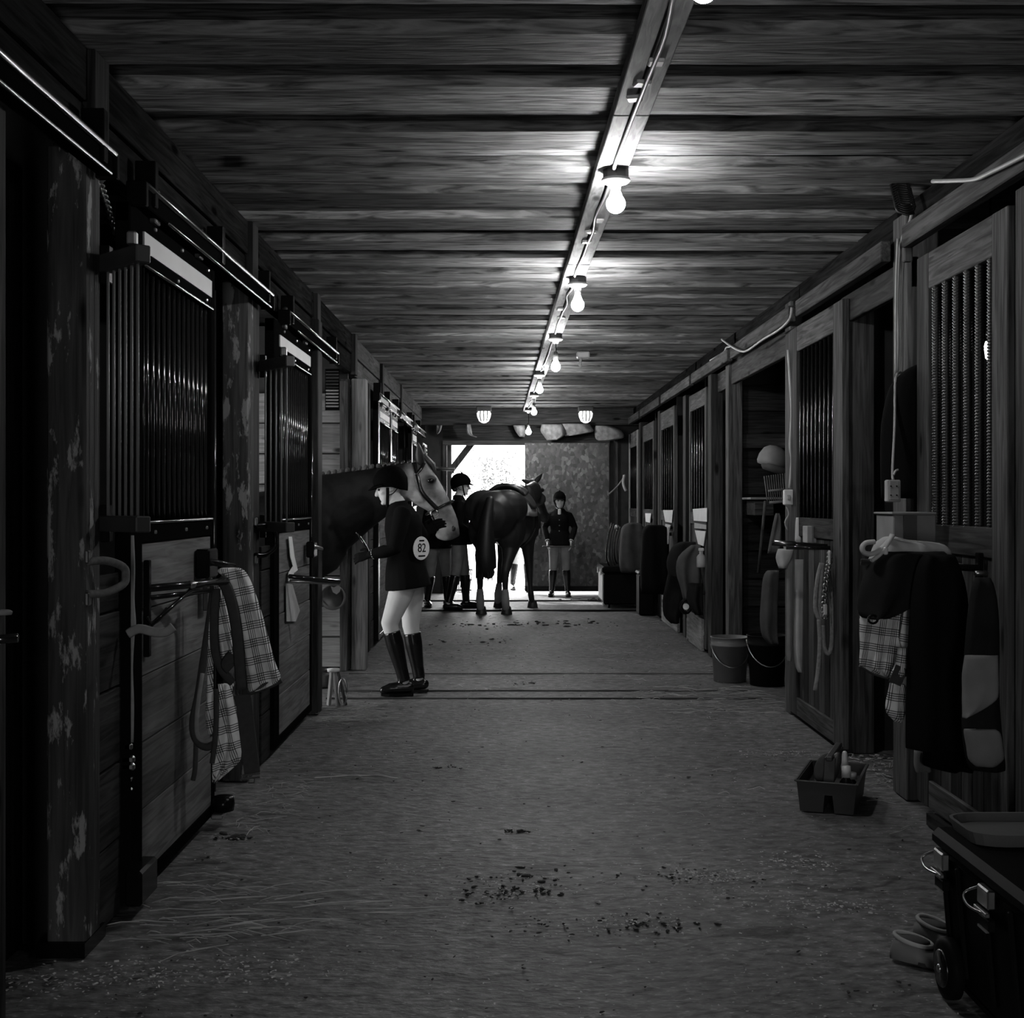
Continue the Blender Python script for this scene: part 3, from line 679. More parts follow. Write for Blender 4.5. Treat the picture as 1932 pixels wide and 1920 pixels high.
# ================================================================ OUTDOORS
t = thing('porch_post', 'grey timber porch post with a slanted brace outside the end doorway', 'post', (P(846,0,19.9).x, 19.9, 0))
MB().box((P(846,0,19.9).x-.05, 19.85, -.05), (P(846,0,19.9).x+.05, 19.95, 2.7)).build('upright', M['wood_z'], t, bevel=.005)
MB().beam(P(844, 896, 19.9), P(898, 826, 19.9), .08, .1).build('brace', M['wood_z'], t, bevel=.005)
rnd = random.Random(11); tr = thing('yard_tree', 'pale washed out tree in the bright yard', 'tree', (P(932, 0, 60).x, 60, -.05))
bxp = P(932, 0, 60).x
MB().limb([(bxp, 60, -.1), (bxp+.1, 60, 1.5), (bxp, 60, 3.4)], [.12, .1, .04], 8).build('trunk', M['pale_grey'], tr, smooth=True)
lv = MB()
for i in range(900):
    c = Vector((bxp+rnd.gauss(0, .55), 60+rnd.gauss(0, .5), 2.3+rnd.gauss(0, .75))); m = Matrix.Rotation(rnd.random()*6, 3, (rnd.random(), rnd.random(), 1)); s = .09
    lv.add([c+m@Vector(v)*s for v in ((-1,0,0),(0,-.5,.1),(1,0,0),(0,.5,.1))], [(0,1,2,3)])
lv.build('leaf_cluster', M['leaf'], tr, kind='stuff')
t = thing('yard_crate', 'pale slatted crate standing in the bright doorway behind the horse', 'crate', P(874, 1112, 19.9))
c = P(876, 1108, 19.9); c.z = .0
for k in range(9): MB().cbox((c.x-.1+.025*k, 19.9, .16), (.012, .2, .38), Matrix.Rotation(.12, 3, 'Y')).build('slat', M['grey_plastic'], t)
for z in (.02, .18, .34): MB().cbox((c.x+.02*(z-.18), 19.9, z), (.24, .22, .02)).build('hoop', M['grey_plastic'], t)

# ================================================================ PEOPLE
def V3(*a): return Vector(a)
def finger_chain(mb, base, d, curl, L, r):
    """three bent joints; d = pointing direction, curl = direction the finger closes to"""
    p = Vector(base); pts = [p.copy()]; a = d.normalized()
    for f in (.45, .32, .23): a = (a + curl*.42).normalized(); p = p + a*L*f; pts.append(p.copy())
    mb.limb(pts, [r, r*.95, r*.88, r*.75], 8)
def hand(mb, wrist, d, palm, side, s=1.0, curl=1.0):
    """wrist point, hand direction d, palm normal, thumb side direction"""
    d = d.normalized(); palm = palm.normalized(); side = (side - d*side.dot(d)).normalized()
    c = wrist + d*.05*s
    mb.loft([(wrist, side*.022*s, palm*.018*s), (wrist+d*.03*s, side*.034*s, palm*.016*s), (wrist+d*.07*s, side*.041*s, palm*.015*s), (wrist+d*.092*s, side*.038*s, palm*.011*s)], 12)
    for k, L in enumerate((.072, .08, .074, .058)):
        finger_chain(mb, wrist + d*.086*s + side*(.03-.02*k)*s, d + side*(.1-.06*k), palm*curl, L*s, .0088*s)
    th = wrist + d*.028*s + side*.034*s
    mb.limb([th, th+(d*.6+side*.7).normalized()*.032*s, th+(d*.6+side*.7).normalized()*.032*s+(d+palm*.3).normalized()*.03*s], [.011*s, .010*s, .008*s], 8)
def head_mesh(mb, c, f, u, s=1.0):
    """head centre c (between the ears), facing f, up u"""
    f = f.normalized(); u = (u - f*u.dot(f)).normalized(); l = u.cross(f)
    m = Matrix((f, l, u)).transposed()
    T = lambda x, y, z: c + (f*x + l*y + u*z)*s
    mb.ell(T(-.012, 0, .028), (.098*s, .076*s, .092*s), m)
    mb.loft([(T(.02,0,.02), f*.075*s, l*.066*s), (T(.03,0,-.03), f*.066*s, l*.062*s), (T(.038,0,-.07), f*.056*s, l*.052*s), (T(.05,0,-.10), f*.038*s, l*.034*s), (T(.056,0,-.115), f*.02*s, l*.018*s)], 14)
    mb.limb([T(.092,0,.012), T(.108,0,-.012), T(.114,0,-.028)], [.010*s, .012*s, .014*s], 8)            # nose
    for q in (-1, 1):
        mb.ell(T(.104, q*.011, -.031), (.011*s, .009*s, .008*s), m, 8, 6)
        mb.ell(T(.083, q*.032, .022), (.013*s, .022*s, .008*s), m, 8, 6)                               # brows
        mb.ell(T(.066, q*.04, -.022), (.022*s, .020*s, .02*s), m, 8, 6)                               # cheeks
        mb.ell(T(-.006, q*.072, -.008), (.019*s, .009*s, .030*s), m, 10, 7)                            # ears
    mb.ell(T(.088, 0, -.056), (.013*s, .024*s, .006*s), m, 8, 6); mb.ell(T(.085, 0, -.069), (.013*s, .021*s, .007*s), m, 8, 6)  # lips
    mb.ell(T(.082, 0, -.098), (.019*s, .02*s, .016*s), m, 8, 6)                                          # chin
    return m, T
def person(name, label, J, s=1.0, glove=True, look=None, jacket=None, tie=False, tag_no=False, hair=True, voxel=.0085, lower_only=False, helm=True):
    """J: joints in world coordinates. keys head neck chest waist pelvis, and l_/r_ sho elb wri hip kne ank toe; f = torso forward, hf = head forward, hu = head up"""
    root = thing(name, label, 'person', (J['pelvis'].x, J['pelvis'].y, 0))
    f = J['f'].normalized(); up = (J['neck']-J['pelvis']).normalized(); lat = up.cross(f).normalized(); dep = lat.cross(up).normalized()
    jm = jacket or M['black_cloth']
    b = MB(); hm, HT = head_mesh(b, J['head'], J['hf'], J['hu'], s)
    b.limb([J['neck'], J['neck'].lerp(J['head'], .45), J['head']-J['hu']*.03*s], [.056*s, .050*s, .052*s], 12)
    tors = [(J['pelvis']-up*.07*s, .13, .10), (J['pelvis'], .152, .11), (J['waist'], .122, .092), (J['chest']-up*.03*s, .145, .108), (J['chest']+up*.05*s, .15, .10), (J['neck']-up*.05*s, .11, .07), (J['neck'], .06, .055)]
    b.loft([(c, lat*w*s, dep*dd*s) for c, w, dd in tors], 18)
    for q in 'lr':
        S, E, W = J[q+'_sho'], J[q+'_elb'], J[q+'_wri']
        b.limb([J['neck'].lerp(S, .4)-up*.03*s, S, S.lerp(E, .35), E, E.lerp(W, .3), W], [.05*s, .056*s, .047*s, .037*s, .038*s, .025*s], 12)
        hp, kn, an, to = J[q+'_hip'], J[q+'_kne'], J[q+'_ank'], J[q+'_toe']
        b.limb([hp, hp.lerp(kn, .35), kn, kn.lerp(an, .3), an], [.086*s, .078*s, .054*s, .053*s, .036*s], 14)
        b.limb([an-V3(0,0,.03*s), an.lerp(to, .5)-V3(0,0,.02*s), an.lerp(to, .8)], [.026*s, .024*s, .018*s], 10)
        d = J.get(q+'_hd', (W-E)).normalized(); pl = J.get(q+'_pl', Vector((0,0,-1)));
        if not glove: hand(b, W, d, pl, J.get(q+'_th', f), s, J.get(q+'_curl', 1.0))
    b.build('body', M['skin'], root, remesh=voxel, soft=2)
    for q in (-1, 1):
        MB().ell(HT(.084, q*.031, .004), (.011*s, .013*s, .0085*s), hm, 10, 7).build('eye', M['black_hair'], root, smooth=True)
    if glove:
        for q in 'lr':
            W, E = J[q+'_wri'], J[q+'_elb']; d = J.get(q+'_hd', (W-E)).normalized(); m_ = MB()
            m_.limb([W-d*.05*s, W], [.031*s, .031*s], 10); hand(m_, W, d, J.get(q+'_pl', Vector((0,0,-1))), J.get(q+'_th', f), s*1.1, J.get(q+'_curl', 1.4))
            m_.build('glove', M['black_cloth'], root, remesh=.005, soft=1)
    # breeches
    br = MB(); br.loft([(J['pelvis']+up*.06*s, lat*.142*s, dep*.108*s), (J['pelvis'], lat*.162*s, dep*.122*s), (J['pelvis']-up*.07*s, lat*.155*s, dep*.12*s), (J['pelvis']-up*.12*s, lat*.10*s, dep*.08*s)], 18)
    for q in 'lr':
        hp, kn, an = J[q+'_hip'], J[q+'_kne'], J[q+'_ank']
        br.limb([hp, hp.lerp(kn, .3), hp.lerp(kn, .7), kn, kn.lerp(an, .18)], [.088*s, .092*s, .075*s, .065*s, .056*s], 16)
    br.build('breeches', J.get('bm', M['breeches']), root, remesh=.010, soft=3)
    # tall boots
    for q in 'lr':
        kn, an, to = J[q+'_kne'], J[q+'_ank'], J[q+'_toe']; bo = MB(); z0 = to.z - .028*s; ft = Vector((to.x-an.x, to.y-an.y, 0)).normalized()
        bo.limb([kn.lerp(an, .14), kn.lerp(an, .35), kn.lerp(an, .8), an], [.066*s, .066*s, .048*s, .046*s], 14, ends=False)
        heel = an - ft*.035*s; heel.z = an.z-.045*s
        bo.limb([heel, an.lerp(to, .35)-V3(0,0,.027*s), an.lerp(to, .7)-V3(0,0,.009*s), to-V3(0,0,.004*s)], [.040*s, .043*s, .040*s, .031*s], 12)
        B = bo.build('boot', M['leather'], root, remesh=.007, soft=2)
        so = MB(); hl = Vector((heel.x, heel.y, 0)) - ft*.03*s; tz = to + ft*.02*s
        sd = ft.cross(V3(0,0,1)); so.prism([V3(v.x, v.y, z0-.016*s) for v in (hl-sd*.03*s, hl+sd*.03*s, tz.lerp(hl,.25)+sd*.043*s, tz+sd*.015*s, tz-sd*.015*s, tz.lerp(hl,.25)-sd*.043*s)], (0,0,.018*s))
        so.build('sole', M['black_plastic'], B)
    # jacket
    ja = MB()
    hem = J['pelvis'] - up*(J.get('hem', .06))*s
    ja.loft([(hem-up*.05*s, lat*.203*s, dep*.174*s), (hem, lat*.200*s, dep*.168*s), (J['pelvis']+up*.06*s, lat*.182*s, dep*.15*s), (J['waist'], lat*.147*s, dep*.128*s), (J['chest']-up*.03*s, lat*.168*s, dep*.142*s), (J['chest']+up*.05*s, lat*.172*s, dep*.125*s), (J['neck']-up*.045*s, lat*.115*s, dep*.085*s), (J['neck']+up*.018*s-dep*.012*s, lat*.064*s, dep*.062*s)], 20)
    for q in 'lr':
        S, E, W = J[q+'_sho'], J[q+'_elb'], J[q+'_wri']
        ja.limb([J['neck'].lerp(S, .45)-up*.03*s, S, S.lerp(E, .4), E, E.lerp(W, .4), W.lerp(E, .1)], [.052*s, .064*s, .062*s, .052*s, .050*s, .038*s], 14)
    Jk = ja.build('jacket', jm, root, remesh=.010, soft=3)
    for q in 'lr':
        E, W = J[q+'_elb'], J[q+'_wri']; dd = (W-E).normalized()
        MB().tube([W-dd*.035*s, W-dd*.012*s], .036*s, 12).build('shirt_cuff', M['white_cloth'], root, smooth=True)
    nk = J['neck']; nd_ = (J['head']-nk).normalized()
    MB().tube([nk-nd_*.015*s, nk+nd_*.038*s], [.064*s, .056*s], 14).build('shirt_collar', M['white_cloth'], root, smooth=True)
    if tie:
        b0 = nk + f*.10*s - up*.01*s; MB().cbox(b0-up*.035*s, (.05*s, .03*s, .10*s)).build('stock_tie', M['white_cloth'], root, bevel=.01)
        for k in range(3): MB().ell(J['chest'] + f*.135*s - up*(.02+.09*k)*s, (.009, .009, .009)).build('button', M['steel'], Jk, smooth=True)
    # helmet
    he = MB(); hc = HT(-.012, 0, .028); hf_ = J['hf'].normalized(); hu_ = (J['hu']-hf_*J['hu'].dot(hf_)).normalized(); hl_ = hu_.cross(hf_)
    secs = []
    for a in (-.36, -.30, -.1, .15, .4, .65, .85, .97):
        rr_ = math.sqrt(max(0, 1-a*a)) if a > -.1 else math.sqrt(1-.01)*(1.0+.05*(a+.1)); tl_ = .034*max(0, min(1, (.5-a)/.8))
        secs.append([hc + hf_*(.130*math.cos(w)*rr_*(1-(.2*max(0, min(1, (.1-a)/.46)) if math.cos(w) < 0 else 0))-.004)*s + hl_*.104*math.sin(w)*rr_*s + hu_*(.118*a + .014 + tl_*math.cos(w)*(1.8 if math.cos(w) < 0 else 1.0))*s for w in [2*math.pi*k/22 for k in range(22)]])
    he.rings(secs)
    H = he.build('helmet', M['velvet'], root, smooth=True)
    vz = MB(); grid_ = []
    for i in range(3):
        row = []
        for k in range(9):
            a = R(-62+124*k/8); ex = 1.0 + (.0, .18, .36)[i]*math.cos(a)**1.2
            row.append(hc + hu_*(.010*s*math.cos(a)-.009*s*i) + (hf_*.128*math.cos(a)*ex + hl_*.104*math.sin(a))*s)
        grid_.append(row)
    vz.sheet(grid_, .006*s, hu_).build('visor', M['velvet'], H, smooth=True)
    MB().ell(hc+hu_*.131*s, (.013*s,)*3).build('crown_button', M['velvet'], H, smooth=True)
    for q in (-1, 1):
        st = [HT(.02, q*.083, -.0), HT(.035, q*.072, -.05), HT(.055, q*.045, -.112), HT(.06, 0, -.13)]
        MB().tube(curve(st, 4), .012*s, 6, .45).build('chin_strap', M['black_cloth'], H, smooth=True)
        MB().tube(curve([HT(-.06, q*.075, -.015), HT(-.01, q*.082, -.05), HT(.035, q*.072, -.055)], 4), .007*s, 6, .45).build('chin_strap', M['black_cloth'], H, smooth=True)
    if hair:
        MB().ell(HT(-.075, 0, -.055), (.04*s, .055*s, .035*s), hm).build('hair', M['hair'], root, smooth=True)
    return root, f, lat, up, HT

# -- the rider in front, leading the roan
Yg = 9.25
J = dict(head=P(736, 919, Yg), neck=P(750, 950, Yg), chest=P(760, 985, Yg), waist=P(764, 1040, Yg), pelvis=P(767, 1084, Yg),
 l_sho=P(760, 968, Yg-.14), l_elb=P(744, 1036, Yg-.24), l_wri=P(700, 1046, Yg-.2), r_sho=P(766, 964, Yg+.14), r_elb=P(797, 1012, Yg+.24), r_wri=P(804, 1006, Yg+.26),
 l_hip=P(764, 1098, Yg-.07), l_kne=P(735, 1176, Yg-.09), l_ank=P(763, 1284, Yg-.07), l_toe=P(724, 1301, Yg-.09),
 r_hip=P(778, 1098, Yg+.08), r_kne=P(775, 1180, Yg+.10), r_ank=P(791, 1282, Yg+.10), r_toe=P(760, 1296, Yg+.12),
 f=V3(-1, .0, .0), hf=V3(-1, -.12, -.30), hu=V3(-.25, 0, 1), l_pl=V3(0, 1, -.3), r_pl=V3(1, .5, 0), l_th=V3(0, .6, .8), r_th=V3(-.3, 0, 1), hem=.05)
J['r_hd'] = V3(.6, .1, .55); J['r_curl'] = 2.6; J['l_curl'] = 1.8
for q in 'lr': J[q+'_toe'].z = .045; J[q+'_ank'].z = .105
girl, gf, gl, gu, gT = person('person', 'person in black jacket and pale breeches wearing a number, leading the roan horse', J, .98, voxel=.0075, hair=False)
nb = P(794, 1034, Yg-.13); nrm = V3(.78, -.62, 0).normalized(); rt = V3(nrm.y*-1, nrm.x, 0) * 1.0
disc = MB(); disc.lathe(nb, [(.001, 0), (.083, 0), (.085, .004), (.083, .008), (.001, .008)], 28, Matrix((rt, V3(0,0,1), nrm)).transposed())
dk = disc.build('number_disc', M['paper'], girl)
dk.scale = (1, 1, 1)
def text(s, size, c, right_, up_, mat, parent, name):
    cu = bpy.data.curves.new(name, 'FONT'); cu.body = s; cu.size = size; cu.align_x = 'CENTER'; cu.align_y = 'CENTER'; cu.extrude = .001
    o = bpy.data.objects.new(name, cu); COL.objects.link(o); dg = bpy.context.evaluated_depsgraph_get()
    me = bpy.data.meshes.new_from_object(o.evaluated_get(dg)); bpy.data.objects.remove(o)
    o = bpy.data.objects.new(name, me); COL.objects.link(o); me.materials.clear(); me.materials.append(mat)
    r_, u_ = Vector(right_).normalized(), Vector(up_).normalized(); o.rotation_euler = Matrix((r_, u_, r_.cross(u_))).transposed().to_euler()
    place(o, Vector(c), parent); return o
text('82', .088, nb+nrm*.0105, rt, (0,0,1), M['black_cloth'], dk, 'number')
for z, w in ((.055, .05), (-.055, .07)): MB().cbox(nb+nrm*.009+V3(0,0,z), (w, .004, .010), Matrix((rt, nrm, V3(0,0,1))).transposed()).build('printed_band', M['black_cloth'], dk)
# -- the child by the chipboard door, facing the viewer
def standing(px, py, Y, s, f, arms=None, lean=0.0, step=.0):
    g0 = P(px, py, Y); g0.z = 0; f = Vector(f).normalized(); l = V3(0,0,1).cross(f)
    q = lambda x, y, z: g0 + (f*x + l*y)*s + V3(0,0,z*s)
    J = dict(head=q(.03+lean,0,1.56), neck=q(.0+lean,0,1.425), chest=q(lean*.8,0,1.27), waist=q(lean*.4,0,1.08), pelvis=q(0,0,.93),
      l_sho=q(lean,.155,1.318), r_sho=q(lean,-.155,1.318), l_elb=q(lean*.5,.245,1.12), r_elb=q(lean*.5,-.245,1.12), l_wri=q(.16,.19,.90), r_wri=q(.16,-.19,.90),
      l_hip=q(0,.085,.90), r_hip=q(0,-.085,.90), l_kne=q(.02+step*.5,.105,.49), r_kne=q(.02-step*.5,-.105,.49), l_ank=q(-.02+step,.13,.10), r_ank=q(-.02-step,-.13,.10),
      l_toe=q(.13+step,.155,.045), r_toe=q(.13-step,-.155,.045), f=f, hf=f, hu=V3(0,0,1), q=q)
    if arms: J.update(arms(q))
    return J
Jk = standing(1056, 1123, 18.75, .905, (-.08, -1, 0))
Jk['hf'] = V3(.05, -1, -.03); Jk['l_hd'] = V3(0,-.2,-1); Jk['r_hd'] = V3(0,-.2,-1); Jk['l_pl'] = V3(-1,.2,0); Jk['r_pl'] = V3(1,.2,0); Jk['bm'] = M['mid_cloth']; Jk['hem'] = .05
kid = person('person', 'young person in a dark jacket facing the viewer before the chipboard door', Jk, .905, glove=False, tie=True)[0]
a, b = Jk['r_wri']+V3(-.02,-.05,-.07), Jk['l_wri']+V3(.02,-.05,-.07)
tag(MB().limb([a+(a-b)*.12, b+(b-a)*.1], [.011, .007], 8).build('riding_crop', M['saddle'], smooth=True), 'riding crop held level in both hands by the young person facing the viewer', 'crop')
# -- the rider standing on the near side of the dark horse, seen from the side
def arms2(q): return dict(l_elb=q(.0,.22,1.09), l_wri=q(.15,.12,.98), r_elb=q(-.02,-.22,1.08), r_wri=q(.13,-.14,.95))
J2 = standing(866, 1148, 16.45, 1.03, (1, .12, 0), arms2, step=.12)
J2['hf'] = V3(1, 0, -.12); J2['bm'] = M['mid_cloth']
person('person', 'person in profile in helmet and dark jacket beside the saddled horse', J2, 1.03)
# -- the rider mostly hidden by the roan's head
J3 = standing(826, 1140, 16.9, .95, (.5, -1, 0), lambda q: dict(l_elb=q(.02,.2,1.1), l_wri=q(.16,.0,1.05), r_elb=q(.02,-.2,1.1), r_wri=q(.16,-.06,1.0)), step=.05); J3['bm'] = M['mid_cloth']
person('person', 'person mostly hidden behind the roan head, only grey breeches and boots showing', J3, .95)
# -- the rider beyond the dark horse
J4 = standing(982, 1113, 20.15, .97, (.3, -1, 0)); J4['bm'] = M['white_cloth']
person('person', 'person beyond the saddled horse, pale breeches showing between its legs', J4, .97, jacket=M['mid_cloth'])
# ================================================================ HORSES
def horse(name, label, org, h, mat, neck, poll, muz, hl, ears, legs, earmat, voxel=.014, socks=(), hid=False, pale=None):
    """org: ground point under the barrel, h: heading; neck: (centre, half depth, half width) in world; poll/muz: front line of the head; hl: head side axis"""
    h = Vector(h).normalized(); l = V3(0,0,1).cross(h)
    q = lambda x, y, z: Vector((org[0], org[1], 0)) + h*x + l*y + V3(0,0,z)
    root = thing(name, label, 'horse', (org[0], org[1], 0)); b = MB(); U = V3(0,0,1)
    secs = [(-.86,1.24,.10,.08),(-.80,1.23,.20,.19),(-.66,1.23,.295,.285),(-.45,1.23,.315,.31),(-.2,1.18,.31,.30),(.1,1.14,.335,.325),(.35,1.15,.37,.29),(.55,1.15,.36,.235),(.70,1.14,.26,.17),(.78,1.13,.13,.09)]
    b.loft([(q(x,0,z), l*hw, U*hh) for x, z, hh, hw in secs], 24)
    for s in (-1, 1): b.ell(q(-.56, s*.15, 1.32), (.26, .16, .23)); b.ell(q(.48, s*.15, 1.12), (.19, .12, .26)); b.ell(q(-.5, s*.17, 1.05), (.2,.14,.27))
    ns = []
    for i, (c, hd, hw) in enumerate(neck):
        c0, c1 = neck[max(i-1,0)][0], neck[min(i+1,len(neck)-1)][0]; ax = (c1-c0).normalized(); lat = hl if i > 2 else l; lat = (lat-ax*lat.dot(ax)).normalized(); n = ax.cross(lat); ns.append((c, lat*hw, n*hd))
    b.loft(ns, 20)
    d = (muz-poll); L = d.length; d.normalize(); hl = (hl-d*hl.dot(d)).normalized(); n = hl.cross(d)
    if n.z < 0 and abs(d.z) < .999: n = -n
    hs = [(-.05,.07,.06),(.02,.105,.085),(.16,.135,.098),(.32,.145,.102),(.45,.125,.088),(.6,.093,.068),(.76,.082,.062),(.87,.088,.066),(.97,.086,.066),(1.03,.068,.056),(1.06,.035,.03)]
    Hq = lambda t, y, o: poll + d*(t*L) + hl*y - n*o
    b.loft([(Hq(t,0,hd-.022*math.sin(math.pi*min(1,max(0,t)))+.03*max(0,(t-.85)/.2)**1.5), hl*hw, n*hd) for t, hd, hw in hs], 20)
    for s in (-1, 1):
        b.ell(Hq(.33, s*.075, .165), (.085,.03,.085)); b.ell(Hq(.25, s*.08, .030), (.05,.03,.028)); b.ell(Hq(.93, s*.045, .055), (.03,.022,.03))
    b.ell(Hq(.95, 0, .15), (.055,.045,.04))
    for s, (tip) in zip((-1, 1), ears):
        b0 = Hq(.0, s*.05, .045); e = MB(); dd = (tip-b0); e.limb([b0-dd*.1, b0.lerp(tip,.4), b0.lerp(tip,.75), tip], [.034,.036,.022,.006], 10)
        e.build('ear', earmat, root, smooth=True)
        MB().ell(Hq(.27, s*.094, .036), (.027,.016,.021)).build('eye', M['leather'], root, smooth=True)
        MB().ell(Hq(.94, s*.058, .05), (.017,.011,.022)).build('nostril', M['black_hair'], root, smooth=True)
    so = MB()
    for (kind, s, dx, dy) in legs:
        if kind == 'h': pts = [(-.46,.17,1.02,.18),(-.47,.17,.84,.12),(-.56,.165,.68,.075),(-.66,.16,.54,.058),(-.655,.16,.46,.046),(-.64,.16,.30,.036),(-.625,.16,.18,.046),(-.585,.16,.085,.04)]
        else: pts = [(.46,.15,1.0,.15),(.47,.15,.84,.095),(.48,.15,.66,.066),(.485,.15,.50,.055),(.485,.15,.44,.05),(.48,.15,.30,.034),(.485,.15,.18,.044),(.525,.15,.085,.038)]
        w = [q(x + dx*(1-min(1,(z/.95))), s*y + dy*(1-min(1,(z/.95))), z) for x, y, z, r in pts]; b.limb(w, [p[3] for p in pts], 12)
        ft = w[-1] + h*.03; ft.z = 0
        MB().lathe(ft, [(.001,.0),(.072,.0),(.07,.01),(.055,.085),(.046,.1),(.001,.1)], 16).build('hoof', M['hoof'], root, smooth=True)
        if (kind, s) in socks: MB().limb([w[-3], w[-2], w[-1]], [.041, .051, .046], 14).build('sock', M['white_sock'], root, smooth=True)
    o = b.build('body', mat, root, remesh=voxel, soft=5)
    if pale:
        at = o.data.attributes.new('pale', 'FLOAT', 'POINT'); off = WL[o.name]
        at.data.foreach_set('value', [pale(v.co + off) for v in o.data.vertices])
    return root, q, Hq, hl, n, d
YH = 9.78
hq = lambda X, Z: V3(X, YH, Z)
neck1 = [(hq(-1.66,1.20),.40,.21),(hq(-1.50,1.26),.36,.19),(hq(-1.34,1.325),.305,.16),(hq(-1.12,1.425),.228,.125),(hq(-.92,1.505),.172,.10),(hq(-.76,1.57),.135,.085),(hq(-.66,1.59),.11,.08)]
sm = lambda a, b_, v: max(0, min(1, (v-a)/(b_-a)))
poll1, muz1 = P(804, 867, YH), P(871, 999, YH)
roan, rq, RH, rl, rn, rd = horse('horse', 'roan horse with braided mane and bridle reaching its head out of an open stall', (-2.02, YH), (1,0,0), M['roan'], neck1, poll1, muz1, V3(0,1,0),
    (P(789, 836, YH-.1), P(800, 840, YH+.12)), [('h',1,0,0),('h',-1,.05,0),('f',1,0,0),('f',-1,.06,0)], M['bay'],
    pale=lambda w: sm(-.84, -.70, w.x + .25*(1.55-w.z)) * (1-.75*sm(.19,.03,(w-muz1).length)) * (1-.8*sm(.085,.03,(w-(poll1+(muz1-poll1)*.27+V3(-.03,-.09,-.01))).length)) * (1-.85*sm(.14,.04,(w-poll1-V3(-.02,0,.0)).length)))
bd = MB()
for k in range(20):
    t = k/19; X = lerp(-1.62, -.72, t); Z = lerp(1.577, 1.706, t) + .012*math.sin(3*t)
    MB().ell(hq(X, Z), (.017, .015, .021), Matrix.Rotation(.5, 3, 'Y'), 10, 7).build('braid', M['grey_cloth'] if k < 14 else M['black_hair'], roan, smooth=True)
MB().limb([poll1+V3(-.02,0,.02), RH(.1,0,-.02), RH(.22,0,-.012)], [.03,.03,.012], 8).build('forelock', M['black_hair'], roan, smooth=True)
MB().limb([rq(-.85,0,1.36), rq(-.98,0,1.15), rq(-.98,0,.8), rq(-.95,0,.5)], [.06,.09,.08,.03], 10).build('tail', M['black_hair'], roan, smooth=True)
br = thing('bridle', 'dark leather bridle on the roan horse head', 'bridle', RH(.3,0,.1))
def band(pts, w, nm, mat='leather', flat=.3, par=None): MB().tube(curve(pts, 5), w, 8, flat, up=(0,1,0)).build(nm, M[mat], par or br, smooth=True)
nose = [RH(.62, math.cos(a)*.088, .074 - math.sin(a)*.112) for a in [2*math.pi*k/14 for k in range(15)]]
MB().tube(nose, .017, 8, .6).build('noseband', M['leather'], br, smooth=True)
for s in (-1, 1):
    band([RH(-.03, s*.08, .09), RH(.15, s*.112, .115), RH(.34, s*.117, .135), RH(.52, s*.10, .11), RH(.62, s*.09, .09)], .018, 'cheekpiece')
    band([RH(.03, s*.07, .02), RH(.08, s*.105, .06), RH(.12, s*.11, .12)], .013, 'browband')
    MB().tube([RH(.66, s*.09, .125)+V3(.028*math.cos(a), 0, .028*math.sin(a)) for a in [2*math.pi*k/12 for k in range(13)]], .006, 6).build('bit_ring', M['steel'], br, smooth=True)
band([RH(.66,-.09,.15), P(826,1000,YH-.12), P(806,1000,YH+.1)], .009, 'rein')
tag(MB().tube(curve([P(672, 1003, YH-.25), P(690, 1030, YH-.3), P(697, 1046, Yg-.2)], 6), .009, 6).build('rein_end', M['leather'], smooth=True), 'loose end of the leather rein held in the front rider\'s glove', 'rein')

Hh = V3(.27, 1.05, 0).normalized(); hc = V3(-.175, 15.75, 0); o2 = hc + Hh*.61
bq = lambda x, y, z: Vector((o2.x, o2.y, 0)) + Hh*x + V3(0,0,1).cross(Hh)*y + V3(0,0,z)
neck2 = [(bq(.38,0,1.22),.36,.2),(bq(.55,0,1.27),.31,.17),(bq(.75,-.03,1.36),.24,.13),(bq(.95,-.06,1.46),.18,.10),(bq(1.12,-.09,1.54),.14,.09),(bq(1.2,-.1,1.56),.12,.085)]
poll2 = V3(.33, 17.55, 1.70); muz2 = V3(.52, 17.98, 1.22)
bay, BQ, BH, bl, bn, bd_ = horse('horse', 'dark saddled horse seen from behind before the end doorway', o2, Hh, M['bay'], neck2, poll2, muz2, V3(1,-.35,.1),
    (P(984, 905, 17.55), P(1023, 893, 17.55)), [('h',1,.0,.03),('h',-1,.06,.04),('f',1,-.08,.10),('f',-1,.0,-.06)], M['bay'], socks=(('h',1),('h',-1),('f',1)))
tl = MB(); tl.limb([BQ(-.84,0,1.42), BQ(-.93,.01,1.2), BQ(-.95,.02,.97), BQ(-.93,.03,.75), BQ(-.92,.02,.58), BQ(-.91,.0,.54)], [.05,.075,.105,.13,.125,.08], 16)
for k in range(26):
    a = rnd.uniform(-.11,.11); c = rnd.uniform(-.08,.08); tl.limb([BQ(-.93+c, .02+a, .66), BQ(-.93+c*1.2, .02+a*1.15, rnd.uniform(.42,.50))], [.02,.004], 5)
tl.build('tail', M['black_hair'], bay, smooth=True)
sd = thing('saddle', 'dark jumping saddle with white edged pad on the horse seen from behind', 'saddle', BQ(.1,0,1.48))
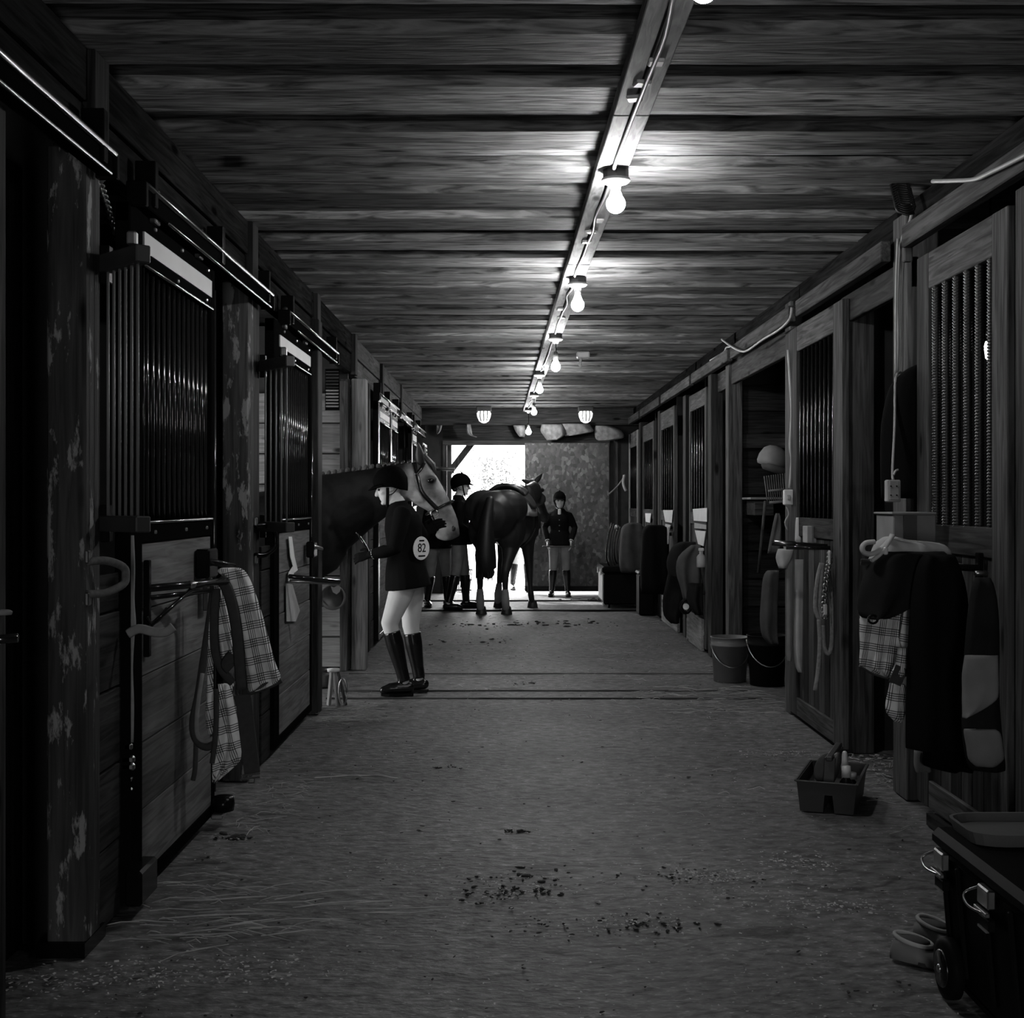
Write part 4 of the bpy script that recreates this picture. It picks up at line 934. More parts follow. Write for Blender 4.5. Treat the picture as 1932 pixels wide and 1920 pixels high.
def over(x0, x1, a0, a1, off, t, nm, mat, par, edge=.0, rise=None):
    grid_ = []
    for i in range(11):
        u = i/10; row = []
        for k in range(19):
            v = k/18; a = R(lerp(a0, a1, v)); x = lerp(x0, x1, u); taper = 1 - edge*abs(2*v-1)**3
            xx = (x0+x1)/2 + (x-(x0+x1)/2)*taper; bz = 1.145 + .02*sm(.1,-.2,xx); hh = lerp(.33,.375,sm(.1,.4,xx)); hw = lerp(.325,.275,sm(.1,.45,xx))
            e = off + (rise(u, a) if rise else 0); row.append(BQ(xx, math.sin(a)*(hw+e), bz + math.cos(a)*(hh+e)))
        grid_.append(row)
    mb = MB(); n_ = len(grid_)*len(grid_[0]); inner = []
    c0 = BQ((x0+x1)/2, 0, 1.15)
    top = [[p for p in r] for r in grid_]; bot = [[p + (Vector((c0.x,p.y,c0.z))-p).normalized()*t for p in r] for r in grid_]
    rings = [top[i] + list(reversed(bot[i])) for i in range(len(top))]
    return mb.rings(rings).build(nm, mat, par, smooth=True)
over(-.36, .46, -80, 80, .04, .034, 'saddle_pad', M['white_cloth'], sd, .15)
over(-.12, .40, -66, 66, .062, .022, 'flap', M['saddle'], sd, .2)
over(-.12, .34, -34, 34, .072, .03, 'seat', M['saddle'], sd, .1, rise=lambda u, a: (.075*(1-u)**3 + .05*u**4)*math.cos(a*1.8))
for s in (-1, 1):
    c = BQ(.16, s*.40, .98); MB().tube([c+V3(0,.0,.0)+Hh*.055*math.cos(a)+V3(0,0,.07*math.sin(a)) for a in [2*math.pi*k/14 for k in range(15)]], .008, 6).build('stirrup', M['steel'], sd, smooth=True)
    MB().beam(BQ(.16, s*.36, 1.32), BQ(.16, s*.40, 1.05), .028, .006).build('stirrup_leather', M['leather'], sd)
gp = [BQ(.22, math.sin(a)*.335, 1.145-math.cos(a)*.36) for a in [R(-75+150*k/16) for k in range(17)]]
MB().tube(gp, .035, 8, .2).build('girth', M['strap'], sd, smooth=True)

# ================================================================ LEFT SIDE THINGS
def rod(a, b, r, nm, mat, par, n=10): return MB().tube([a, b], r, n).build(nm, M[mat], par, smooth=True)
# fold-out blanket bar with plaid blanket
a0 = V3(XL+.03, 4.47, P(272,1107,4.55).z); a1 = P(428, 1097, 4.93); a1.z = a0.z - .004
t = thing('blanket_bar', 'black fold-out blanket bar carrying the plaid blanket on the first left door', 'bar', a0)
rod(a0, a1, .014, 'bar', 'bar_metal', t); rod(a0+V3(0,.03,-.035), a1.lerp(a0,.25)+V3(0,.02,-.03), .009, 'bar', 'bar_metal', t); rod(a0-V3(0,0,.14), a0.lerp(a1,.55)-V3(0,0,.012), .008, 'brace', 'bar_metal', t)
MB().cbox(a0-V3(.0,0,.07), (.02,.03,.34)).build('wall_plate', M['black_metal'], t, bevel=.003); MB().ell(a0.lerp(a1,.52), (.022,.022,.016)).build('joint', M['steel'], t, smooth=True)
Yb = 4.96
pb = thing('plaid_blanket', 'tan plaid horse blanket draped over the bar on the first left door', 'blanket', P(450, 1100, Yb))
drape(MB(), [(1071,418,452),(1078,410,463),(1100,432,475),(1150,446,492),(1200,453,506),(1250,459,520),(1280,462,530),(1296,465,505),(1303,468,484)], Yb, .02, 1.6, .014, seed=1).build('outer_flap', M['plaid_l'], pb, smooth=True)
drape(MB(), [(1098,404,414),(1150,406,430),(1200,411,437),(1240,416,440),(1254,424,434)], Yb+.05, .012, 1.5, .01, seed=2).build('inner_fold', M['plaid_l'], pb, smooth=True)
drape(MB(), [(1160,396,402),(1230,392,402),(1300,390,402),(1350,387,402),(1384,392,404)], Yb+.04, .01, 1, .006, seed=3).build('inner_fold', M['plaid_l'], pb, smooth=True)
drape(MB(), [(1290,411,441),(1310,412,438),(1345,411,448),(1390,410,456),(1420,405,455),(1436,401,452),(1452,401,436),(1474,403,410)], Yb+.06, .016, 2.0, .02, seed=4).build('lower_fold', M['plaid_l'], pb, smooth=True)
def webbing(pts, w, mat, par, nm, Y, tk=.006, up=(0,1,0)): return MB().tube(curve([P(x,y,Y) for x,y in pts], 5), w/2, 8, tk/w*2, up=up).build(nm, M[mat], par, smooth=True)
webbing([(414,1090),(428,1110),(440,1150),(448,1200),(452,1250),(456,1300)], .045, 'strap', pb, 'binding', Yb-.035)
webbing([(408,1110),(404,1170),(406,1230),(418,1262),(432,1280),(440,1288)], .035, 'strap', pb, 'binding', Yb+.01)
webbing([(440,1235),(428,1252),(436,1262)], .05, 'strap', pb, 'binding', Yb-.02)
webbing([(466,1306),(490,1298),(512,1290),(530,1281)], .03, 'strap', pb, 'hem_binding', Yb-.01)
webbing([(408,1300),(408,1350),(404,1410),(400,1440)], .02, 'strap', pb, 'binding', Yb+.02)
MB().beam(P(458,1310,Yb-.02), P(476,1458,Yb-.02), .062, .008, (0,1,0)).build('surcingle', M['strap'], pb, bevel=.002)
bk = P(474,1462,Yb-.025); MB().tube([bk+V3(x,0,z) for x,z in ((-.035,0),(.035,.006),(.034,-.008),(-.034,-.014),(-.035,0))], .004, 6).build('buckle', M['steel'], pb)
MB().tube([bk+V3(x,0,z) for x,z in ((-.008,-.012),(-.01,-.03),(.012,-.03),(.014,-.012))], .004, 6).build('buckle', M['steel'], pb)
hl_ = thing('halter', 'dark strap loop hanging beside the plaid blanket', 'halter', P(390, 1300, Yb+.06))
webbing([(404,1095),(398,1150),(386,1230),(374,1310),(364,1360),(368,1392),(384,1408),(400,1404),(405,1370)], .03, 'strap', hl_, 'loop', Yb+.09)
webbing([(382,1270),(372,1340),(372,1385),(386,1398),(402,1392)], .018, 'pale_strap', hl_, 'loop', Yb+.08)
webbing([(370,1400),(368,1450),(364,1472)], .02, 'strap', hl_, 'hanging_end', Yb+.1)
# latch, strap and clip on the first door
t = thing('door_latch', 'black latch block on the first left sliding door', 'latch', V3(XL+.03, 5.35, .95))
lp = PX(390,1062,XL+.05); MB().cbox(lp, (.06,.16,.12)).build('lock_case', M['black_metal'], t, bevel=.008); rod(lp+V3(.02,-.05,.01), lp+V3(.09,.1,-.02), .014, 'handle', 'bar_metal', t); MB().cbox(lp+V3(.0,.02,-.13), (.02,.1,.13)).build('latch_plate', M['dark_plastic'], t, bevel=.004)
t = thing('tie_strap', 'pale grey tie strap with steel snap hanging down the first door edge', 'strap', PX(243,1200,XL+.05))
Yt = 4.30
webbing([(243,1010),(245,1070),(244,1130),(247,1180),(244,1200),(241,1260),(243,1330),(242,1400)], .036, 'pale_strap', t, 'webbing', Yt)
webbing([(241,1196),(262,1186),(290,1192),(312,1192),(327,1182)], .032, 'pale_strap', t, 'short_arm', Yt-.03)
for y, rr_ in ((1408,.018),(1432,.028),(1446,.028)): MB().cbox(P(242,y,Yt), (rr_*1.6, .02, .025)).build('snap_body', M['steel'], t, bevel=.006)
MB().tube(curve([P(x,y,Yt) for x,y in ((238,1450),(236,1466),(243,1474),(248,1466))], 5), .006, 7).build('snap_hook', M['steel'], t, smooth=True)
MB().tube(curve([P(x,y,Yt) for x,y in ((242,1474),(244,1484),(250,1490))], 4), .005, 7).build('snap_ring', M['steel'], t, smooth=True)
t = thing('wall_hook', 'thin curved wire hook on the first left door below its blanket bar', 'hook', PX(290,1165,XL+.03))
MB().tube(curve([PX(x,y,XL+.04) for x,y in ((276,1164),(284,1174),(296,1172),(306,1160),(314,1148))], 5), .006, 7).build('wire', M['black_metal'], t, smooth=True)
def dhandle(y0, z, r, mat, label):
    t = thing('grab_handle', label, 'handle', V3(XL, y0, z)); w = V3(.0,1,0)
    pts = [V3(XL-.0, y0, z+r), V3(XL+.04, y0+.06, z+r), V3(XL+.075, y0+.12, z+r*.55), V3(XL+.08, y0+.13, z), V3(XL+.075, y0+.12, z-r*.55), V3(XL+.04, y0+.06, z-r), V3(XL, y0, z-r)]
    MB().tube(curve(pts, 5), .013, 9).build('loop', M[mat], t, smooth=True)
    for s in (-1, 1): MB().cbox((XL+.004, y0, z+s*r*1.3), (.012,.03,.04)).build('base_plate', M['steel'], t, bevel=.003)
dhandle(3.92, 1.165, .05, 'handle_rope', 'pale rope grab handle on the nearest left post')
dhandle(6.52, 1.20, .075, 'black_metal', 'black D-shaped grab handle on the post past the plaid blanket')
t = thing('post_chain', 'short bright chain slung from the nearest post to the feed grille', 'chain', P(188,345,4.15))
cp = curve([P(185,338,4.12), P(197,372,4.2), P(212,415,4.35), P(228,466,4.5)], 8)
for i in range(len(cp)-1):
    m = (cp[i]+cp[i+1])/2; dv = (cp[i+1]-cp[i]).normalized(); sdv = dv.cross(V3(0,1,0) if i % 2 else V3(1,.2,0)).normalized(); L = (cp[i+1]-cp[i]).length
    MB().tube([m+dv*math.cos(a)*L*.72+sdv*math.sin(a)*.012 for a in [2*math.pi*k/10 for k in range(11)]], .0045, 5).build('link', M['steel'], t, smooth=True)
MB().ell(P(184,334,4.12), (.03,.02,.02)).build('eye_bolt', M['steel'], t, smooth=True)
# near left edge: tip of another folded bar
t = thing('blanket_bar', 'tip of a folded blanket bar at the edge of the nearest left stall front', 'bar', P(15,1205,3.2))
rod(P(-60,1210,3.2), P(33,1203,3.2), .012, 'bar', 'bar_metal', t); rod(P(-60,1210,3.25), P(0,1207,3.25), .012, 'bar', 'steel', t)
t = thing('folded_cloth', 'corner of a folded grey cloth above the bar at the nearest left stall front', 'cloth', P(5,1155,3.25))
drape(MB(), [(1150,-60,16),(1153,-60,22),(1160,-60,20)], 3.25, .02, 1, .005).build('cloth', M['mid_cloth'], t, smooth=True)
# second door: bar, torn paper, pan
t = thing('blanket_bar', 'empty black fold-out bar on the second left door', 'bar', V3(XL+.05,7.2,.95))
rod(V3(XL+.05,7.25,P(0,1087,7.25).z), V3(-1.0,7.5,P(0,1097,7.5).z), .014, 'bar', 'bar_metal', t); rod(V3(XL+.05,7.28,P(0,1096,7.28).z), V3(-1.0,7.5,P(0,1100,7.5).z), .011, 'bar', 'steel', t)
t = thing('torn_notice', 'torn pale notice strips stuck on the second left door', 'paper', PX(548,1050,XL+.03))
for pts in ([(545,1012),(551,1012),(556,1050),(562,1075),(556,1080),(548,1050)], [(545,1080),(553,1068),(556,1078),(549,1096),(544,1096)]):
    MB().prism([PX(x,y,XL+.035) for x,y in pts], (-.003,0,0)).build('paper_strip', M['paper'], t)
MB().prism([PX(x,y,XL+.032) for x,y in [(540,1100),(552,1102),(566,1152),(558,1172),(541,1172)]], (-.003,0,0)).build('paper_strip', M['pale_cloth'], t)
t = thing('door_latch', 'black latch block on the second left sliding door', 'latch', PX(590,1035,XL+.05))
lp = PX(588,1036,XL+.06); MB().cbox(lp, (.05,.14,.1)).build('lock_case', M['black_metal'], t, bevel=.008); rod(lp+V3(.02,-.05,.02), lp+V3(.05,.09,.0), .012, 'handle', 'steel', t)
t = thing('feed_pan', 'round grey feed pan hanging on the planks under the roan horse', 'pan', P(629,1122,8.75))
c = P(629, 1126, 8.72); mt_ = Matrix.Rotation(R(90), 3, 'X')
MB().lathe(c, [(.001,-.02),(.07,-.02),(.082,.03),(.088,.03),(.088,.038),(.078,.036),(.066,-.012),(.001,-.012)], 24, mt_).build('bowl', M['grey_plastic'], t, smooth=True)
MB().prism([P(x,y,8.66) for x,y in [(624,1106),(630,1108),(637,1104),(643,1108),(641,1116),(635,1121),(628,1117)]], (0,.004,0)).build('sticker', M['pale_grey'], t)
rod(c+V3(0,.02,.07), P(620,1098,8.68), .006, 'hook', 'steel', t)
t = thing('bucket_stool', 'small pale topped wooden stool leaning behind the dark post', 'stool', P(630,1330,8.72))
sb = P(629, 1330, 8.72); sb.z = 0
MB().lathe(sb+V3(0,0,.235), [(.001,0),(.042,0),(.044,.02),(.001,.024)], 14).build('seat', M['white_plastic'], t, smooth=True)
for k, (dx, dy) in enumerate(((-.02,.03),(.02,-.03),(.045,.03))): MB().beam(sb+V3(dx*1.8,dy,0), sb+V3(dx*.6,dy*.6,.235), .03, .022).build('leg', M['pale_z'] if k < 2 else M['wood_z'], t, bevel=.003)
MB().tube([sb+V3(.07,-.04,.10+.0)+V3(.028*math.cos(a),0,.09*math.sin(a)) for a in [2*math.pi*k/16 for k in range(17)]], .007, 6).build('hoop', M['steel'], t, smooth=True)
# vent, papers inside the open stall
t = thing('louvre_vent', 'slatted vent high inside the open stall above the roan', 'vent', P(626,735,10.6))
MB().box((P(614,0,10.6).x, 10.585, P(0,774,10.6).z), (P(640,0,10.6).x, 10.615, P(0,696,10.6).z)).build('backing', M['black_metal'], t)
for k in range(12): MB().cbox(P(627, 700+6*k, 10.57), (.105,.02,.008), Matrix.Rotation(.5,3,'X')).build('slat', M['wood_x'] if k < 6 else M['pale_grey'], t)
t = thing('notice_board', 'small printed notice near the end wall on the left stall row', 'sign', PX(806,850,XL+.06))
MB().box((XL+.045, 18.7-.16, P(0,876,18.7).z), (XL+.055, 18.7+.9, P(0,836,18.7).z)).build('sheet', M['paper'], t)
for k in range(5): MB().box((XL+.056, 18.62, P(0,842+7*k,18.7).z-.018), (XL+.059, 19.4-.04*(k%3), P(0,842+7*k,18.7).z+.004)).build('printed_line', M['black_cloth'], t)
t = thing('saddle_rack', 'dark rack arm pointing into the aisle beside the end doorway', 'rack', P(840,884,18.9))
rod(P(812,883,18.9), P(858,885,18.9), .03, 'arm', 'dark_plastic', t); rod(P(855,885,18.9), P(856,894,18.9), .008, 'hook', 'black_metal', t); MB().cbox(P(812,890,18.9), (.05,.05,.2)).build('wall_plate', M['dark_plastic'], t, bevel=.005)
# ================================================================ RIGHT SIDE THINGS
def cloth(rows, Y, mat, par, nm, thick=.03, folds=2.0, amp=.015, seed=0, lean=0.0): return drape(MB(), rows, Y, thick, folds, amp, seed=seed, lean=lean).build(nm, M[mat], par, smooth=True)
t = thing('blanket_bar', 'black blanket bar jutting from the nearest right door', 'bar', V3(XR,4.95,.97))
rod(V3(XR-.02,4.98,P(0,1072,4.98).z), V3(1.40,5.06,P(0,1060,5.06).z), .014, 'bar', 'bar_metal', t); MB().cbox((XR-.028,4.98,1.02),(.02,.04,.36)).build('wall_plate', M['black_metal'], t, bevel=.003)
rod(V3(XR-.03,4.98,1.13), V3(XR-.1,5.02,1.15), .01, 'peg', 'steel', t); rod(V3(XR-.03,4.9,1.125), V3(XR-.08,4.88,1.125), .01, 'peg', 'steel', t)
t = thing('canvas_sheet', 'pale grey canvas sheet bundled on top of the right blanket pile', 'sheet', P(1710,1030,5.08))
cloth([(1012,1672,1688),(1018,1660,1712),(1024,1652,1770),(1035,1648,1789),(1048,1644,1793),(1056,1640,1790)], 5.08, 'pale_cloth', t, 'bundle', .05, 2.5, .02, 1)
MB().tube(curve([P(x,y,5.0) for x,y in ((1650,1022),(1634,1024),(1627,1032),(1630,1042),(1642,1045),(1656,1040),(1668,1030),(1680,1016),(1684,1008))], 5), .02, 8, .5).build('tied_sleeve', M['pale_cloth'], t, smooth=True)
MB().tube(curve([P(x,y,4.99) for x,y in ((1684,1010),(1672,1030),(1660,1046),(1644,1058))], 5), .016, 8, .5).build('tied_sleeve', M['pale_cloth'], t, smooth=True)
MB().cbox(P(1671,1039,4.98), (.018,.012,.03)).build('clip', M['white_plastic'], t, bevel=.004)
t = thing('fleece_rug', 'thick black fleece rug over the plaid blanket on the right', 'rug', P(1680,1090,5.06))
cloth([(1040,1668,1780),(1055,1646,1792),(1080,1634,1780),(1110,1625,1756),(1140,1621,1722),(1158,1623,1690),(1166,1630,1665)], 5.04, 'navy', t, 'rug', .07, 1.4, .03, 3)
MB().tube([P(1647,1168,4.95)+V3(.018*math.cos(a),0,.016*math.sin(a)) for a in [2*math.pi*k/12 for k in range(13)]], .005, 6).build('ring', M['black_metal'], t, smooth=True)
t = thing('plaid_blanket', 'pale plaid blanket hanging below the black fleece on the right', 'blanket', P(1665,1240,5.12))
cloth([(1120,1712,1736),(1150,1630,1726),(1175,1621,1716),(1220,1621,1705),(1255,1621,1694),(1268,1640,1688),(1278,1662,1682)], 5.12, 'plaid_r', t, 'outer_flap', .022, 2.2, .02, 5)
cloth([(1072,1728,1740),(1110,1716,1735),(1150,1704,1726),(1200,1698,1718),(1222,1702,1714)], 5.06, 'plaid_r', t, 'inner_fold', .012, 1, .008, 6)
cloth([(1222,1694,1714),(1250,1690,1714),(1276,1680,1712)], 5.0, 'plaid_r', t, 'inner_fold', .012, 1, .008, 7)
cloth([(1282,1680,1696),(1300,1677,1712),(1325,1672,1712),(1345,1674,1708),(1362,1690,1704)], 5.02, 'plaid_r', t, 'lower_corner', .014, 1.2, .01, 8)
MB().tube(curve([P(x,y,5.0) for x,y in ((1622,1256),(1645,1270),(1676,1280))], 4), .012, 7, .4).build('hem_binding', M['strap'], t, smooth=True)
MB().beam(P(1702,1258,4.985), P(1688,1290,4.985), .05, .006, (0,1,0)).build('strap', M['strap'], t)
t = thing('black_rug', 'large black stable rug hanging down the nearest right door', 'rug', P(1770,1250,4.92))
cloth([(1046,1742,1800),(1070,1730,1812),(1120,1722,1826),(1200,1716,1832),(1300,1712,1832),(1400,1711,1830),(1412,1712,1826)], 4.92, 'black_cloth', t, 'rug', .05, 2.0, .02, 9)
cloth([(1380,1745,1800),(1420,1742,1832),(1444,1744,1836),(1456,1790,1836)], 4.97, 'black_cloth', t, 'lower_edge', .02, 1.5, .015, 10)
cloth([(1412,1725,1744),(1440,1724,1752),(1454,1727,1756),(1456,1728,1750)], 5.05, 'mid_cloth', t, 'lining_corner', .01, 1, .005, 11)
t = thing('patched_rug', 'black rug with two pale panels, hanging beside the near right door post', 'rug', P(1855,1280,4.58))
cloth([(1090,1840,1868),(1130,1830,1880),(1200,1822,1886),(1300,1816,1886),(1380,1816,1892),(1440,1826,1898),(1454,1838,1898)], 4.60, 'navy', t, 'rug', .035, 1.2, .012, 12)
cloth([(1236,1821,1883),(1270,1816,1884),(1300,1816,1884),(1320,1816,1880),(1340,1817,1852),(1354,1817,1824)], 4.555, 'mid_cloth', t, 'pale_panel', .012, 1.2, .006, 13)
cloth([(1375,1819,1878),(1384,1819,1888),(1410,1824,1893),(1432,1828,1895),(1446,1842,1880)], 4.555, 'mid_cloth', t, 'pale_panel', .012, 1, .006, 14)
t = thing('hanging_coat', 'black garment bag hanging before the post left of the ribbed bars', 'bag', P(1705,820,6.02))
cloth([(688,1728,1741),(698,1708,1741),(716,1690,1741),(740,1676,1741),(800,1664,1741),(880,1662,1741),(940,1664,1741)], 5.86, 'black_cloth', t, 'bag', .03, 1.0, .01, 15)
sbx = thing('socket_box', 'pale metal socket box on a cable in front of the black garment bag', 'socket', P(1685,925,5.75))
MB().cbox(P(1684,926,5.74), (.062,.045,.1)).build('box', M['pale_grey'], sbx, bevel=.005); MB().cbox(P(1687,925,5.70), (.045,.012,.088)).build('cover_plate', M['mid_cloth'], sbx, bevel=.003)
for y in (917, 934):
    for x in (1681, 1692): MB().cbox(P(x,y,5.693), (.006,.004,.006)).build('slot', M['black_plastic'], sbx)
MB().tube(curve([P(1685,905,5.74), P(1684,885,5.76), P(1688,800,5.80), P(1690,712,5.86), V3(XR-.012,5.99,P(0,700,5.9).z)], 4), .006, 7).build('cable', M['cable'], sbx, smooth=True)
MB().tube(curve([P(1686,896,5.74), P(1690,888,5.74), P(1695,886,5.74)], 4), .005, 7).build('cable', M['cable'], sbx, smooth=True)
t = thing('cardboard_carton', 'cardboard carton with a dark band behind the canvas bundle', 'carton', P(1705,1000,5.45))
A, B_ = P(1666,1025,5.5), P(1744,970,5.5); MB().box((A.x,5.35,A.z-.05), (B_.x,5.6,B_.z)).build('box', M['card'], t, bevel=.004)
MB().box((P(1705,0,5.34).x,5.338,A.z-.05), (P(1730,0,5.34).x,5.352,B_.z-.004)).build('dark_band', M['dark_plastic'], t)
MB().box((A.x-.01,5.34,B_.z), (B_.x,5.61,B_.z+.01)).build('lid', M['card'], t, bevel=.003)
t = thing('shelf_box', 'shelf crate behind the bag that carries the cardboard carton', 'shelf', V3(1.75,5.48,.9))
MB().box((A.x-.02,5.33,A.z-.08), (XR-.02,5.62,A.z-.05)).build('shelf_board', M['wood_x'], t, bevel=.003)
for y in (5.38, 5.57): MB().beam((XR-.03,y,A.z-.3), (A.x+.06,y,A.z-.08), .03, .03).build('shelf_bracket', M['wood_x'], t)
# cables along the right wall
def cable(pts, r, label): return tag(MB().tube(curve(pts, 5), r, 7).build('power_cable', M['cable'], smooth=True), label, 'cable', None)
cable([PX(x,y,XR-.03) for x,y in ((1722,398),(1716,420),(1706,440),(1700,460),(1696,490),(1693,560),(1694,640),(1692,705))], .008, 'pale cable running down the post left of the ribbed barred door')
cable([PX(x,y,XR-.05) for x,y in ((1694,450),(1691,520),(1690,620),(1690,705))], .006, 'second thinner cable on the same post left of the ribbed barred door')
cable([PX(x,y,XR-.10) for x,y in ((1940,290),(1905,308),(1870,325),(1840,338),(1800,341),(1760,342))], .009, 'cable sagging along the header above the nearest right door')
cable([PX(x,y,XR-.10) for x,y in ((1362,640),(1378,652),(1398,662),(1412,660),(1440,640),(1470,622),(1490,602),(1494,580))], .009, 'pale cable swagging along the header above the open right stall')
cable([PX(x,y,XR-.05) for x,y in ((1340,680),(1366,664),(1372,655),(1398,652),(1424,640))], .008, 'shorter cable crossing the swag above the open right stall')
cable([P(x,y,8.3) for x,y in ((1487,660),(1491,720),(1494,780),(1491,840),(1494,868),(1490,920))], .009, 'pale cable dropping to the switch box on the open stall post')
t = thing('switch_box', 'pale metal switch box on the post of the open right stall', 'switch', P(1487,938,8.28))
MB().cbox(P(1487,938,8.26), (.06,.05,.1)).build('box', M['white_plastic'], t, bevel=.006); MB().cbox(P(1488,938,8.225), (.02,.02,.03)).build('toggle', M['pale_grey'], t, bevel=.003)
MB().tube(curve([P(x,y,8.27) for x,y in ((1484,955),(1488,970),(1481,985),(1486,1000))], 4), .005, 7).build('loose_wire', M['cable'], t, smooth=True)
t = thing('wall_spring', 'rusty coil spring fixed under the ceiling at the near right post', 'spring', PX(1708,385,XR-.08))
MB().tube([PX(1698+.16*k,352+.62*k,XR-.1)+V3(.045*math.cos(k*.9),.02*math.sin(k*.9),.03*math.sin(k*.9)) for k in range(70)], .006, 5).build('coil', M['rebar'], t, smooth=True)
# second right door: saddle bar, ropes, chain, strips
t = thing('saddle_bar', 'black folding saddle bar standing out from the second right door', 'bar', V3(XR-.03,7.35,P(0,1030,7.35).z))
zb_ = P(0,1026,7.35).z; rod(V3(XR-.03,7.35,zb_-.015), V3(1.525,7.38,zb_+.004), .015, 'bar', 'bar_metal', t); rod(V3(XR-.03,7.28,zb_-.02), V3(1.60,7.34,zb_-.02), .012, 'bar', 'bar_metal', t); rod(V3(1.54,7.375,zb_+.008), V3(1.66,7.365,zb_+.0), .0145, 'worn_end', 'steel', t)
rp = thing('lead_rope', 'pale cotton lead rope looped on the second right door', 'rope', P(1556,1150,7.25))
for pts in ([(1550,1062),(1543,1090),(1538,1140),(1543,1162),(1550,1168)], [(1552,1062),(1549,1100),(1547,1140),(1550,1166)], [(1562,1066),(1567,1110),(1570,1160),(1569,1215),(1563,1233),(1555,1220),(1552,1180)], [(1545,1168),(1547,1210),(1544,1260),(1538,1302)]):
    MB().tube(curve([P(x,y,7.22) for x,y in pts], 5), .013, 8).build('strand', M['rope'], rp, smooth=True)
ch = thing('lead_chain', 'bright twisted chain hanging beside the pale lead rope', 'chain', P(1558,1110,7.18))
cp = curve([P(x,y,7.17) for x,y in ((1565,1040),(1564,1062),(1560,1085),(1556,1120),(1554,1150),(1558,1166))], 6)
for i in range(len(cp)-1):
    m = (cp[i]+cp[i+1])/2; dv = (cp[i+1]-cp[i]).normalized(); sdv = dv.cross(V3(0,1,0) if i % 2 else V3(1,.3,0)).normalized(); L = (cp[i+1]-cp[i]).length
    MB().tube([m+dv*math.cos(a)*L*.75+sdv*math.sin(a)*.014 for a in [2*math.pi*k/8 for k in range(9)]], .0055, 5).build('link', M['steel'], ch, smooth=True)
MB().cbox(P(1557,1150,7.16), (.02,.02,.06)).build('snap', M['white_plastic'], ch, bevel=.004); MB().cbox(P(1565,1052,7.16), (.014,.014,.07)).build('snap', M['white_plastic'], ch, bevel=.004)
t = thing('pale_wrap', 'pale grey leg wrap hanging in strips on the second right door', 'wrap', P(1500,1150,8.0))
for pts, sd_ in (([(1055,1500,1516),(1120,1500,1516),(1200,1498,1515),(1250,1500,1514),(1268,1506,1514)], 1), ([(1030,1478,1496),(1080,1484,1496),(1160,1484,1496),(1230,1484,1495),(1248,1486,1492)], 2)):
    cloth(pts, 7.9, 'pale_cloth' if sd_ == 1 else 'mid_cloth', t, 'strip', .012, 1, .006, sd_)
cloth([(1035,1468,1498),(1052,1464,1494),(1072,1470,1484)], 7.88, 'pale_cloth', t, 'top_fold', .02, 1, .01, 3)
t = thing('saddle_pad', 'grey felt saddle pad hanging edge on before the open right stall', 'pad', P(1455,1150,8.1))
cloth([(1076,1448,1470),(1090,1440,1470),(1130,1436,1468),(1170,1434,1467),(1200,1438,1467),(1214,1450,1468)], 8.05, 'grey_cloth', t, 'pad', .05, 1, .02, 4)
rod(P(1456,1084,8.05), V3(XR-.03,8.36,P(0,1070,8.3).z), .007, 'hook', 'black_metal', t)
t = thing('hanging_jacket', 'pale grey jacket hung narrow above the saddle pad in the open right stall', 'jacket', P(1460,1010,8.4))
cloth([(968,1464,1470),(990,1458,1474),(1020,1452,1476),(1044,1448,1478)], 8.4, 'grey_cloth', t, 'jacket', .04, 1.4, .015, 5)
t = thing('white_towel', 'white folded towel on the ledge of the second right door', 'towel', P(1506,1000,8.2))
cloth([(976,1502,1511),(990,1501,1512),(1024,1500,1512)], 8.1, 'white_cloth', t, 'towel', .015, .8, .004, 6)
t = thing('pale_carton', 'pale carton sitting on the second right door beside the white towel', 'carton', P(1538,1008,7.7))
A, B_ = P(1520,1024,7.72), P(1559,992,7.72); MB().box((A.x,7.68,A.z), (B_.x,7.80,B_.z)).build('box', M['pale_grey'], t, bevel=.004); MB().box((P(1532,0,7.67).x,7.672,A.z), (P(1535,0,7.67).x,7.682,B_.z)).build('tape', M['card'], t)
# inside the open stall
t = thing('riding_hat', 'pale padded riding hat hanging in the open right stall', 'hat', P(1458,868,10.2))
c = P(1457,868,10.2); MB().lathe(c, [(.001,.12),(.05,.112),(.09,.085),(.115,.03),(.12,-.02),(.11,-.045),(.001,-.05)], 20, Matrix.Rotation(.25,3,'Y')).build('dome', M['mid_cloth'], t, smooth=True)
MB().lathe(c+V3(.02,-.03,-.07), [(.001,.02),(.11,.02),(.12,.0),(.10,-.025),(.001,-.03)], 18, Matrix.Rotation(.3,3,'Y')).build('brim', M['grey_cloth'], t, smooth=True)
t = thing('stall_fork', 'many tined plastic stall fork hanging in the open right stall', 'fork', P(1465,930,10.0))
for k in range(11): rod(P(1442+4.3*k,898-.6*k,10.02), P(1448+4.0*k,946-.2*k,9.98), .005, 'tine', 'grey_plastic', t, 6)
rod(P(1450,926,9.98), P(1500,921,9.98), .009, 'cross_bar', 'grey_plastic', t); rod(P(1452,948,9.98), P(1500,944,9.98), .012, 'cross_bar', 'grey_plastic', t); rod(P(1444,945,9.98), P(1431,1080,10.1), .012, 'handle', 'wood_z', t)
t = thing('tool_shelf', 'narrow shelf with a pale edge in the open right stall', 'shelf', P(1435,940,10.5))
MB().box((P(1416,0,10.4).x,10.4,P(0,942,10.4).z), (P(1500,0,10.4).x,10.9,P(0,938,10.4).z)).build('board', M['pale_x'], t, bevel=.003); MB().box((P(1424,0,10.45).x,10.45,P(0,972,10.45).z), (P(1460,0,10.45).x,10.88,P(0,945,10.45).z)).build('drawer', M['wood_x'], t, bevel=.003)
